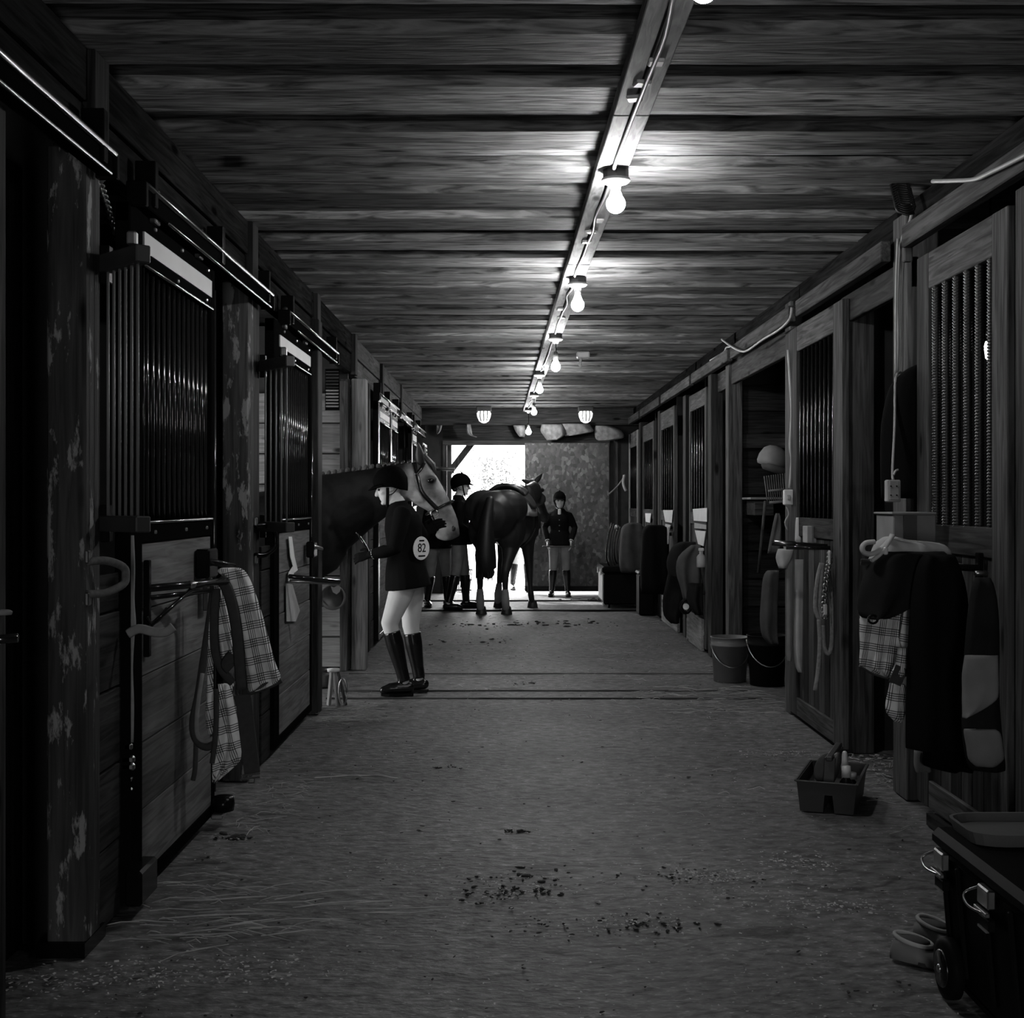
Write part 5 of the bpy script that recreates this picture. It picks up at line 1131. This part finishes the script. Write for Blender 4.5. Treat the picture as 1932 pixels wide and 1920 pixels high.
def bucket(px, py, Y, r, h, mat, label, nm='bucket'):
    c = P(px, py, Y); c.z = 0; t = thing(nm, label, 'bucket', c)
    MB().lathe(c, [(.001,.0),(r*.86,.0),(r*.97,h*.80),(r*1.04,h*.80),(r*1.05,h*.84),(r*.99,h*.85),(r,h*.98),(r*1.04,h*.985),(r*1.04,h),(r*.95,h),(r*.84,.02),(.001,.02)], 28).build('pail', M[mat], t, smooth=True)
    MB().tube([c+V3(r*1.05*math.cos(a), -r*1.05*abs(math.sin(a))*.9-.0, h*.9-.16*math.sin(a)*1.2) for a in [math.pi*k/14 for k in range(15)]], .004, 6).build('bail', M['steel'], t, smooth=True)
    return t
bucket(1377,1282,9.95,.146,.345,'grey_plastic','pale grey pail standing by the post of the open right stall')
bucket(1447,1288,9.75,.15,.38,'black_plastic','black pail standing inside the open right stall')
# row of blankets and boxes towards the far end
t = thing('tack_trunk', 'black tack trunk with a painted sunlit end, standing before the right stalls near the doorway', 'trunk', V3(1.5,17,0))
MB().box((1.24,16.65,.05), (1.74,17.6,.46)).build('box', M['black_plastic'], t, bevel=.02); MB().box((1.22,16.63,.46), (1.76,17.62,.55)).build('lid', M['black_plastic'], t, bevel=.025)
MB().box((1.232,16.75,.10), (1.242,17.5,.44)).build('painted_end_light', M['pale_grey'], t)  # pale sheet painted in for doorway light on the black trunk's end
for y in (16.85, 17.35): MB().cbox((1.215,y,.47), (.02,.06,.08)).build('latch', M['steel'], t, bevel=.004)
for y in (16.75, 17.5):
    for x in (1.32, 1.68): MB().lathe((x,y,.028), [(.001,-.015),(.028,-.015),(.028,.015),(.001,.015)], 12, Matrix.Rotation(R(90),3,'Y')).build('caster', M['black_metal'], t)
rk = [
 ('saddle_cover', 'grey domed saddle cover on the rack nearest the chipboard door', [(986,1186,1206),(994,1174,1214),(1020,1170,1216),(1060,1168,1216),(1080,1172,1214)], 16.4, 'grey_cloth', .12),
 ('saddle_cover', 'black domed saddle cover, in front of the grey one', [(990,1222,1250),(1000,1212,1262),(1030,1210,1264),(1080,1208,1264),(1120,1210,1262)], 14.3, 'black_cloth', .13),
 ('rolled_rug', 'dark rug folded over the rack between the black cover and the plastic bottle', [(1022,1284,1330),(1032,1268,1332),(1060,1258,1332),(1082,1262,1300),(1086,1266,1280)], 12.25, 'navy', .12),
 ('rolled_rug', 'grey rug hanging below the spray bottle on the right', [(1028,1304,1332),(1050,1280,1334),(1080,1276,1334),(1110,1284,1334),(1130,1288,1330)], 11.95, 'grey_cloth', .09),
 ('rolled_rug', 'long dark rug hanging down to the kick board on the right', [(1072,1262,1290),(1100,1256,1300),(1130,1250,1296),(1160,1252,1284),(1176,1266,1282)], 12.9, 'navy', .06),
 ('rolled_rug', 'dark folded rug at the foot of the third right door', [(1100,1300,1334),(1130,1296,1334),(1160,1312,1336)], 11.8, 'navy', .05),
]
for i, (nm, lb, rows, Y, mt_, th_) in enumerate(rk):
    rows = [(y_, min(a_, CX+1.74*F/Y), min(b_, CX+1.80*F/Y)) for y_, a_, b_ in rows]
    t = thing(nm, lb, 'rug' if 'rug' in nm else 'saddle cover', P(rows[0][1], rows[0][0], Y)); cloth(rows, Y, mt_, t, 'cloth', th_, 1.4, .03, 20+i)
    zt_ = P(0, rows[0][0]+14, Y).z; xx = P(rows[0][1], 0, Y).x; rod(V3(XR-.04, Y, zt_-.02), V3(xx, Y, zt_-.02), .02, 'rack_arm', 'dark_plastic', t)
t = thing('bridle_bundle', 'tangle of bridles hanging beside the grey saddle cover', 'bridle', P(1155,1020,16.9))
for k in range(7):
    x = 1148+4*k; MB().tube(curve([P(x+6,986+2*k,16.8), P(x,1010+3*k,16.75), P(x-4+k,1050,16.75), P(x+4,1072-3*k,16.8)], 5), .014, 7, .5).build('strap', M['strap'] if k % 3 else M['leather'], t, smooth=True)
MB().ell(P(1164,994,16.7), (.03,.02,.035)).build('buckle', M['steel'], t, smooth=True)
t = thing('feed_bin', 'tall black bin below the black saddle cover', 'bin', V3(1.74,15.6,0)); MB().box((1.60,15.62,.0), (1.79,16.0,.5)).build('bin', M['black_plastic'], t, bevel=.02); MB().box((1.59,15.60,.5), (1.80,16.02,.54)).build('lid', M['dark_plastic'], t, bevel=.015)
def sheetpx(nm, lb, cat, quads, X, mat):
    t = thing(nm, lb, cat, PX(quads[0][0][0], quads[0][0][1], X))
    for q_, m_, pn in quads_iter(quads, mat): MB().prism([PX(x,y,X) for x,y in q_], (-.006,0,0)).build(pn, m_, t)
def quads_iter(quads, mat):
    for k, q_ in enumerate(quads): yield q_, M[mat if k == 0 else ('pale_grey' if k % 2 else 'paper')], 'sheet'
sheetpx('stall_card', 'white stall card and papers on the third right door', 'paper', [[(1308,960),(1334,958),(1334,984),(1310,982)], [(1311,986),(1333,990),(1333,998),(1311,996)], [(1312,1000),(1332,1002),(1328,1030),(1318,1026)]], XR-.06, 'paper')
sheetpx('stall_card', 'small white stall card on the fourth right door', 'paper', [[(1252,962),(1270,962),(1268,986),(1256,984)], [(1256,988),(1266,990),(1264,1000),(1256,998)]], XR-.06, 'paper')
sheetpx('stall_card', 'tiny pale stall card on the fifth right door', 'paper', [[(1218,968),(1229,968),(1227,986),(1219,984)]], XR-.06, 'paper')
sheetpx('towel_strip', 'white towel hanging at the end of the folded rugs by the fourth right door', 'towel', [[(1259,994),(1263,994),(1262,1026),(1260,1026)]], XR-.1, 'white_cloth')
t = thing('spray_bottle', 'white spray bottle hanging on the third right door post', 'bottle', P(1323,1056,11.9))
c = P(1323,1070,11.8); MB().lathe(c, [(.001,0),(.042,0),(.044,.01),(.044,.095),(.03,.115),(.018,.125),(.018,.15),(.001,.15)], 16).build('bottle', M['pale_grey'], t, smooth=True)
MB().cbox(c+V3(0,0,.165), (.05,.03,.03)).build('trigger_head', M['white_plastic'], t, bevel=.006)
t = thing('halter_ring', 'pale halter ring hanging low beside the third right door', 'ring', P(1294,1146,12.4))
rod(P(1294,1144,12.2)+V3(0,0,.055), V3(XR-.03,12.2,.75), .01, 'strap', 'strap', t)
MB().tube([P(1294,1144,12.2)+V3(.045*math.cos(a),0,.06*math.sin(a)) for a in [2*math.pi*k/16 for k in range(17)]], .018, 8).build('ring', M['black_metal'], t, smooth=True); MB().lathe(P(1294,1144,12.2), [(.001,-.01),(.03,-.01),(.03,.01),(.001,.01)], 16, Matrix.Rotation(R(90),3,'X')).build('pad', M['paper'], t)
t = thing('tie_rope', 'slack grey rope tied between the end wall post and the last right door', 'rope', P(1165,920,18.8))
MB().tube(curve([P(1149,932,19.2), P(1160,922,19.0), P(1172,908,18.8), P(1179,896,18.6)], 5), .012, 7).build('strand', M['mid_cloth'], t, smooth=True)
MB().tube(curve([P(1178,896,18.5), P(1176,912,18.5), P(1181,926,18.5)], 5), .02, 7).build('knot', M['pale_cloth'], t, smooth=True)

# ================================================================ FLOOR THINGS
# grooming tote
A = V3(1.30,5.75,0); B_ = V3(1.545,5.655,0); C = V3(1.79,6.06,0); e1 = (B_-A); w_ = e1.length; e1.normalize(); e2 = V3(-e1.y, e1.x, 0); L_ = .47; Zu = V3(0,0,1)
t = thing('grooming_tote', 'dark plastic grooming tote on the floor below the wooden door post', 'tote', A)
def tq(x, y, z): return A + e1*x + e2*y + Zu*z
def trough(x0, x1, y0, y1, z0, z1, fl, par, nm, mat='dark_plastic', wall=.006):
    o_ = [tq(*p) for p in ((x0+fl,y0+fl,z0),(x1-fl,y0+fl,z0),(x1-fl,y1-fl,z0),(x0+fl,y1-fl,z0))]; p_ = [tq(*p) for p in ((x0,y0,z1),(x1,y0,z1),(x1,y1,z1),(x0,y1,z1))]
    q_ = [tq(*p) for p in ((x0+wall,y0+wall,z1),(x1-wall,y0+wall,z1),(x1-wall,y1-wall,z1),(x0+wall,y1-wall,z1))]; r_ = [tq(*p) for p in ((x0+fl+wall,y0+fl+wall,z0+wall),(x1-fl-wall,y0+fl+wall,z0+wall),(x1-fl-wall,y1-fl-wall,z0+wall),(x0+fl+wall,y1-fl-wall,z0+wall))]
    return MB().rings([o_, p_, q_, r_]).build(nm, M[mat], par, bevel=.0)
trough(0, w_, 0, L_, .082, .14, .006, t, 'upper_tray')
trough(.006, w_*.47, .006, L_-.006, 0.002, .083, .008, t, 'lower_bin'); trough(w_*.60, w_-.006, .006, L_-.006, 0.002, .083, .008, t, 'lower_bin')
rim = [tq(-.004,-.004,.14), tq(w_+.004,-.004,.14), tq(w_+.004,L_+.004,.14), tq(-.004,L_+.004,.14), tq(-.004,-.004,.14)]
for i in range(4): MB().beam(rim[i], rim[i+1], .012, .008).build('rim', M['dark_plastic'], t, bevel=.002)
for y in (.08, L_-.1): MB().beam(tq(w_*.5,y,.08), tq(w_*.52,y+.02,.235), .05, .014, e2).build('handle_post', M['dark_plastic'], t, bevel=.003)
MB().beam(tq(w_*.52,.06,.235), tq(w_*.52,L_-.04,.235), .03, .022).build('handle', M['dark_plastic'], t, bevel=.004)
bt_ = thing('grooming_brush', 'oval grey bristle brush standing in the grooming tote', 'brush', tq(.10,.12,.14)); MB().ell(tq(.115,.13,.175), (.055,.02,.075), Matrix.Rotation(.35,3,'Y')).build('bristles', M['grey_cloth'], bt_, smooth=True); MB().ell(tq(.145,.13,.175), (.03,.03,.085), Matrix.Rotation(.35,3,'Y')).build('back', M['dark_plastic'], bt_, smooth=True)
def small_bottle(c, r, h, body, cap, label, capw=.6, caph=.3):
    b_ = thing('grooming_bottle', label, 'bottle', c); MB().lathe(c, [(.001,0),(r,0),(r,h*.6),(r*.5,h*.72),(r*.45,h*.76),(.001,h*.76)], 14).build('bottle', M[body], b_, smooth=True)
    MB().lathe(c, [(.001,h*.74),(r*capw,h*.74),(r*capw*.9,h*(.74+caph)),(.001,h*(.75+caph))], 14).build('cap', M[cap], b_, smooth=True)
small_bottle(tq(w_-.055,.10,.03), .03, .165, 'leather', 'white_plastic', 'dark bottle with a broad white cap in the near corner of the tote', .75)
small_bottle(tq(w_-.045,.20,.03), .028, .13, 'black_plastic', 'pale_grey', 'low dark jar with a pale lid behind the white capped bottle in the tote', 1.0, .2)
p = tq(w_-.075,.22,.10); b_ = thing('upright_brush', 'pale handled brush standing upright in the grooming tote', 'brush', p); MB().limb([p+Zu*-.03, p+Zu*.08, p+Zu*.135], [.008,.018,.012], 10).build('handle', M['white_plastic'], b_, smooth=True); MB().cbox(p-Zu*.06, (.03,.02,.05)).build('head', M['dark_plastic'], b_, bevel=.004)
# wheeled trunk at the right edge
t = thing('wheeled_trunk', 'big black wheeled trunk with bright latches at the near right', 'trunk', V3(1.52,3.2,0))
x0, x1, y0, y1 = 1.245, 1.82, 2.5, 3.70
MB().prism([V3(x0+.03,y0,.03), V3(x1,y0,.03), V3(x1,y1-.03,.03), V3(x0+.03,y1-.03,.03)], (0,0,.012)).build('base', M['black_plastic'], t)
MB().rings([[V3(x0+.03,y0+.02,.04),V3(x1-.02,y0+.02,.04),V3(x1-.02,y1-.04,.04),V3(x0+.03,y1-.04,.04)], [V3(x0,y0,.40),V3(x1,y0,.40),V3(x1,y1,.40),V3(x0,y1,.40)]]).build('box', M['black_plastic'], t, bevel=.012)
MB().box((x0-.015,y0-.01,.40), (x1+.01,y1+.015,.455)).build('lid', M['black_plastic'], t, bevel=.018)
for y in (2.75, 2.95, 3.15, 3.32, 3.52, 3.64): MB().beam((x0+.022,y,.08), (x0-.004,y,.385), .014, .012, (1,0,0)).build('rib', M['black_plastic'], t, bevel=.003)
for y in (3.62, 3.28, 2.8):
    l_ = MB().cbox((x0-.014,y,.382), (.022,.075,.05)).build('latch', M['steel'], t, bevel=.004); MB().cbox((x0-.026,y,.345), (.012,.085,.012)).build('latch_lip', M['steel'], l_, bevel=.002); MB().cbox((x0-.012,y,.315), (.02,.07,.03)).build('latch_base', M['black_plastic'], l_, bevel=.003); MB().cbox((x0-.022,y,.300), (.008,.06,.006)).build('latch_edge', M['steel'], l_)
    MB().tube(curve([V3(x0-.01,y+.05,.395), V3(x0-.045,y+.07,.37), V3(x0-.05,y+.03,.35), V3(x0-.028,y-.02,.344)], 5), .004, 6).build('latch_wire', M['steel'], l_, smooth=True)
wc = V3(x0-.005, 3.585, .085); my = Matrix.Rotation(R(90),3,'Y')
wh = MB().lathe(wc, [(.001,-.02),(.065,-.02),(.083,-.016),(.085,0),(.083,.016),(.065,.02),(.001,.02)], 26, my).build('wheel', M['black_plastic'], t, smooth=True)
MB().lathe(wc-V3(.02,0,0), [(.001,-.006),(.05,-.006),(.055,.004),(.001,.004)], 18, my).build('hub_cap', M['leather'], wh, smooth=True)
MB().ell(wc-V3(.028,0,0), (.006,.012,.012)).build('hub_bolt', M['steel'], wh, smooth=True)
t = thing('tray_lid', 'grey rimmed plastic tray resting on the wheeled trunk', 'tray', V3(1.5,3.6,.46))
tray = []
for z, o_ in ((.457,-.0),(.492,.012),(.492,.002),(.47,-.008)):
    ring_ = []
    for (cx_, cy_), a0_ in (((1.36+.0,3.52),180),((1.85,3.52),270),((1.85,3.66),0),((1.36,3.66),90)):
        for k in range(5):
            a = R(a0_+22.5*k); ring_.append(V3(cx_+(.08+o_)*math.cos(a), cy_+(.05+o_)*math.sin(a), z))
    tray.append(ring_)
MB().rings(tray).build('tray', M['grey_plastic'], t, smooth=False); MB().cbox((1.62,3.47,.499), (.1,.03,.012)).build('handle', M['grey_plastic'], t, bevel=.003); MB().cbox((1.46,3.455,.475), (.045,.012,.02)).build('clip', M['pale_grey'], t, bevel=.003)
def clog(c, rot, label):
    t = thing('felt_slipper', label, 'slipper', c); m = Matrix.Rotation(rot, 3, 'Z') @ Matrix.Diagonal((.85,.85,.8)); secs = []
    for x, w, h_ in ((-.12,.03,.04),(-.105,.042,.075),(-.06,.047,.08),(0,.046,.06),(.05,.05,.05),(.10,.044,.042),(.125,.02,.03)): secs.append((x, w, h_))
    out = [[c+m@V3(x,-w,.004), c+m@V3(x,w,.004), c+m@V3(x,w*1.03,h_*.55), c+m@V3(x,w*(.9 if x < .02 else .6),h_), c+m@V3(x,-w*(.9 if x < .02 else .6),h_), c+m@V3(x,-w*1.03,h_*.55)] for x, w, h_ in secs]
    s_ = MB().rings(out).build('upper', M['mid_cloth'], t, smooth=True, bevel=0); 
    MB().ell(c+m@V3(-.045,0,.078), (.062,.036,.012), m).build('opening', M['strap'], t, smooth=True); MB().tube([c+m@V3(-.045+.068*math.cos(a),.042*math.sin(a),.079-.012*math.cos(a)) for a in [2*math.pi*k/18 for k in range(19)]], .007, 6).build('rim', M['pale_cloth'], t, smooth=True)
    MB().prism([c+m@V3(x,y,0) for x,y in ((-.12,-.03),(0,-.048),(.1,-.046),(.13,0),(.1,.046),(0,.048),(-.12,.03))], (0,0,.012)).build('sole', M['dark_plastic'], t)
clog(V3(1.265,3.86,.0), R(-38), 'pale felt slipper on the floor behind the trunk wheel'); clog(V3(1.37,4.0,.0), R(-55), 'second felt slipper half hidden behind the trunk')
# straw, shavings, clods
rnd = random.Random(5); st = MB(); sh = MB(); cl = MB()
def straw(x, y, L, a, z=.006, w=.0017):
    d_ = V3(math.cos(a), math.sin(a), 0); k = rnd.uniform(-.18,.18); s_ = V3(-d_.y, d_.x, 0); p0 = V3(x,y,z)
    pts = [p0, p0+d_*L*.35+s_*L*k*.6+Zu*rnd.uniform(0,.01), p0+d_*L*.7+s_*L*k+Zu*rnd.uniform(0,.014), p0+d_*L+s_*L*k*.5]
    st.tube(pts, [w*.7,w,w,w*.6], 4)
for _ in range(62): straw(rnd.triangular(-1.28,-.45,-1.1), rnd.uniform(3.95,4.75), rnd.uniform(.04,.26), rnd.gauss(0,.35)+rnd.choice((0,math.pi)))
for _ in range(14): straw(rnd.uniform(-1.2,-.5), rnd.uniform(3.95,4.5), rnd.uniform(.2,.4), rnd.gauss(.15,.2), w=.0032)
for _ in range(60): straw(rnd.uniform(-1.26,-.9), rnd.uniform(7.9,8.4), rnd.uniform(.08,.3), rnd.gauss(0,.5), rnd.uniform(.005,.05))
for _ in range(70): straw(rnd.uniform(.9,1.8), rnd.uniform(8.3,9.6), rnd.uniform(.05,.3), rnd.gauss(0,.3))
for _ in range(120): straw(rnd.uniform(-1.2,1.8), rnd.uniform(5,16), rnd.uniform(.03,.16), rnd.gauss(0,.7))
for _ in range(50): straw(rnd.uniform(-1.25,-1.0), rnd.uniform(5.4,6.4), rnd.uniform(.04,.2), rnd.gauss(0,.8))
straw(-.98, 6.42, .42, -.1, w=.005); straw(-.9, 6.5, .35, -.25, w=.004)
for _ in range(90): straw(rnd.uniform(1.75,2.3), rnd.uniform(6.2,7.0), rnd.uniform(.02,.1), rnd.uniform(0,6.28))
tag(st.build('straw', M['straw'], smooth=False), 'loose straw stems scattered over the dirt floor', 'straw', None, 'stuff')
def chip(x, y, s):
    m = Matrix.Rotation(rnd.random()*6.28,3,'Z') @ Matrix.Rotation(rnd.gauss(0,.45),3,'X'); c = V3(x,y,.004+s*.25)
    sh.add([c+m@V3(*v)*s for v in ((-1,-.35,0),(1,-.4,.1),(.9,.4,0),(-.9,.45,.15))], [(0,1,2,3)])
def cluster(x, y, sx, sy, n, s0=.003, s1=.008):
    for _ in range(n): chip(rnd.gauss(x,sx), rnd.gauss(y,sy), rnd.uniform(s0,s1))
for _ in range(2600): chip(rnd.uniform(-1.25,1.85), 3.3+12*rnd.random()**2, rnd.uniform(.002,.006))
for px_, py_, sx, sy, n in ((1345,1655,.09,.05,170),(1505,1628,.1,.06,130),(1560,1712,.16,.06,130),(1180,1745,.10,.05,90),(940,1690,.10,.06,60),(430,1830,.22,.07,200),(150,1850,.18,.07,220),(760,1640,.12,.05,50),(1500,1425,.14,.06,140),(1050,1180,.3,.2,60),(1400,1690,.25,.12,140)):
    c = P(px_,py_,GY(py_)); cluster(c.x, c.y, sx, sy, n)
for _ in range(420): chip(rnd.uniform(1.85,2.4), rnd.uniform(6.1,7.0), rnd.uniform(.005,.014))
def clod(x, y, r):
    n0 = len(cl.v); m = Matrix.Rotation(rnd.random()*6.28,3,'Z'); cl.ell((x,y,.002), (r*rnd.uniform(.8,2), r*rnd.uniform(.4,.9), r*.3), m, 7, 5)
    for v in cl.v[n0:]: v += Vector((rnd.uniform(-.35,.35)*r, rnd.uniform(-.35,.35)*r, rnd.uniform(-.12,.12)*r))
for px_, py_, s, n, r in ((972,1567,.03,9,.018),(990,1660,.12,26,.012),(960,1690,.10,24,.012),(850,1448,.05,7,.012),(990,1288,.1,8,.016),(1180,1745,.1,18,.01),(1250,1740,.1,14,.01),(1010,1750,.12,10,.008),(900,1210,.25,12,.02),(1060,1175,.35,22,.03),(900,1180,.3,14,.03),(1090,1130,.25,12,.035),(1290,1655,.14,18,.01),(440,1580,.05,10,.02)):
    c = P(px_,py_,GY(py_))
    for _ in range(int(n*2.4)): clod(rnd.gauss(c.x,s), rnd.gauss(c.y,s*.55), rnd.uniform(.15,1)**1.5*r)
    cluster(c.x, c.y, s*1.2, s*.7, n*3, .002, .006)
for _ in range(420): clod(rnd.uniform(-1.2,1.8), 3.4+11*rnd.random()**1.6, rnd.uniform(.002,.007))
tag(cl.build('dirt_clods', M['litter'], smooth=True), 'dark dirt clods and droppings crumbs on the floor', 'dirt', None, 'stuff')
tag(sh.build('wood_shavings', M['chip']), 'pale wood shavings and flecks strewn over the floor', 'shavings', None, 'stuff')
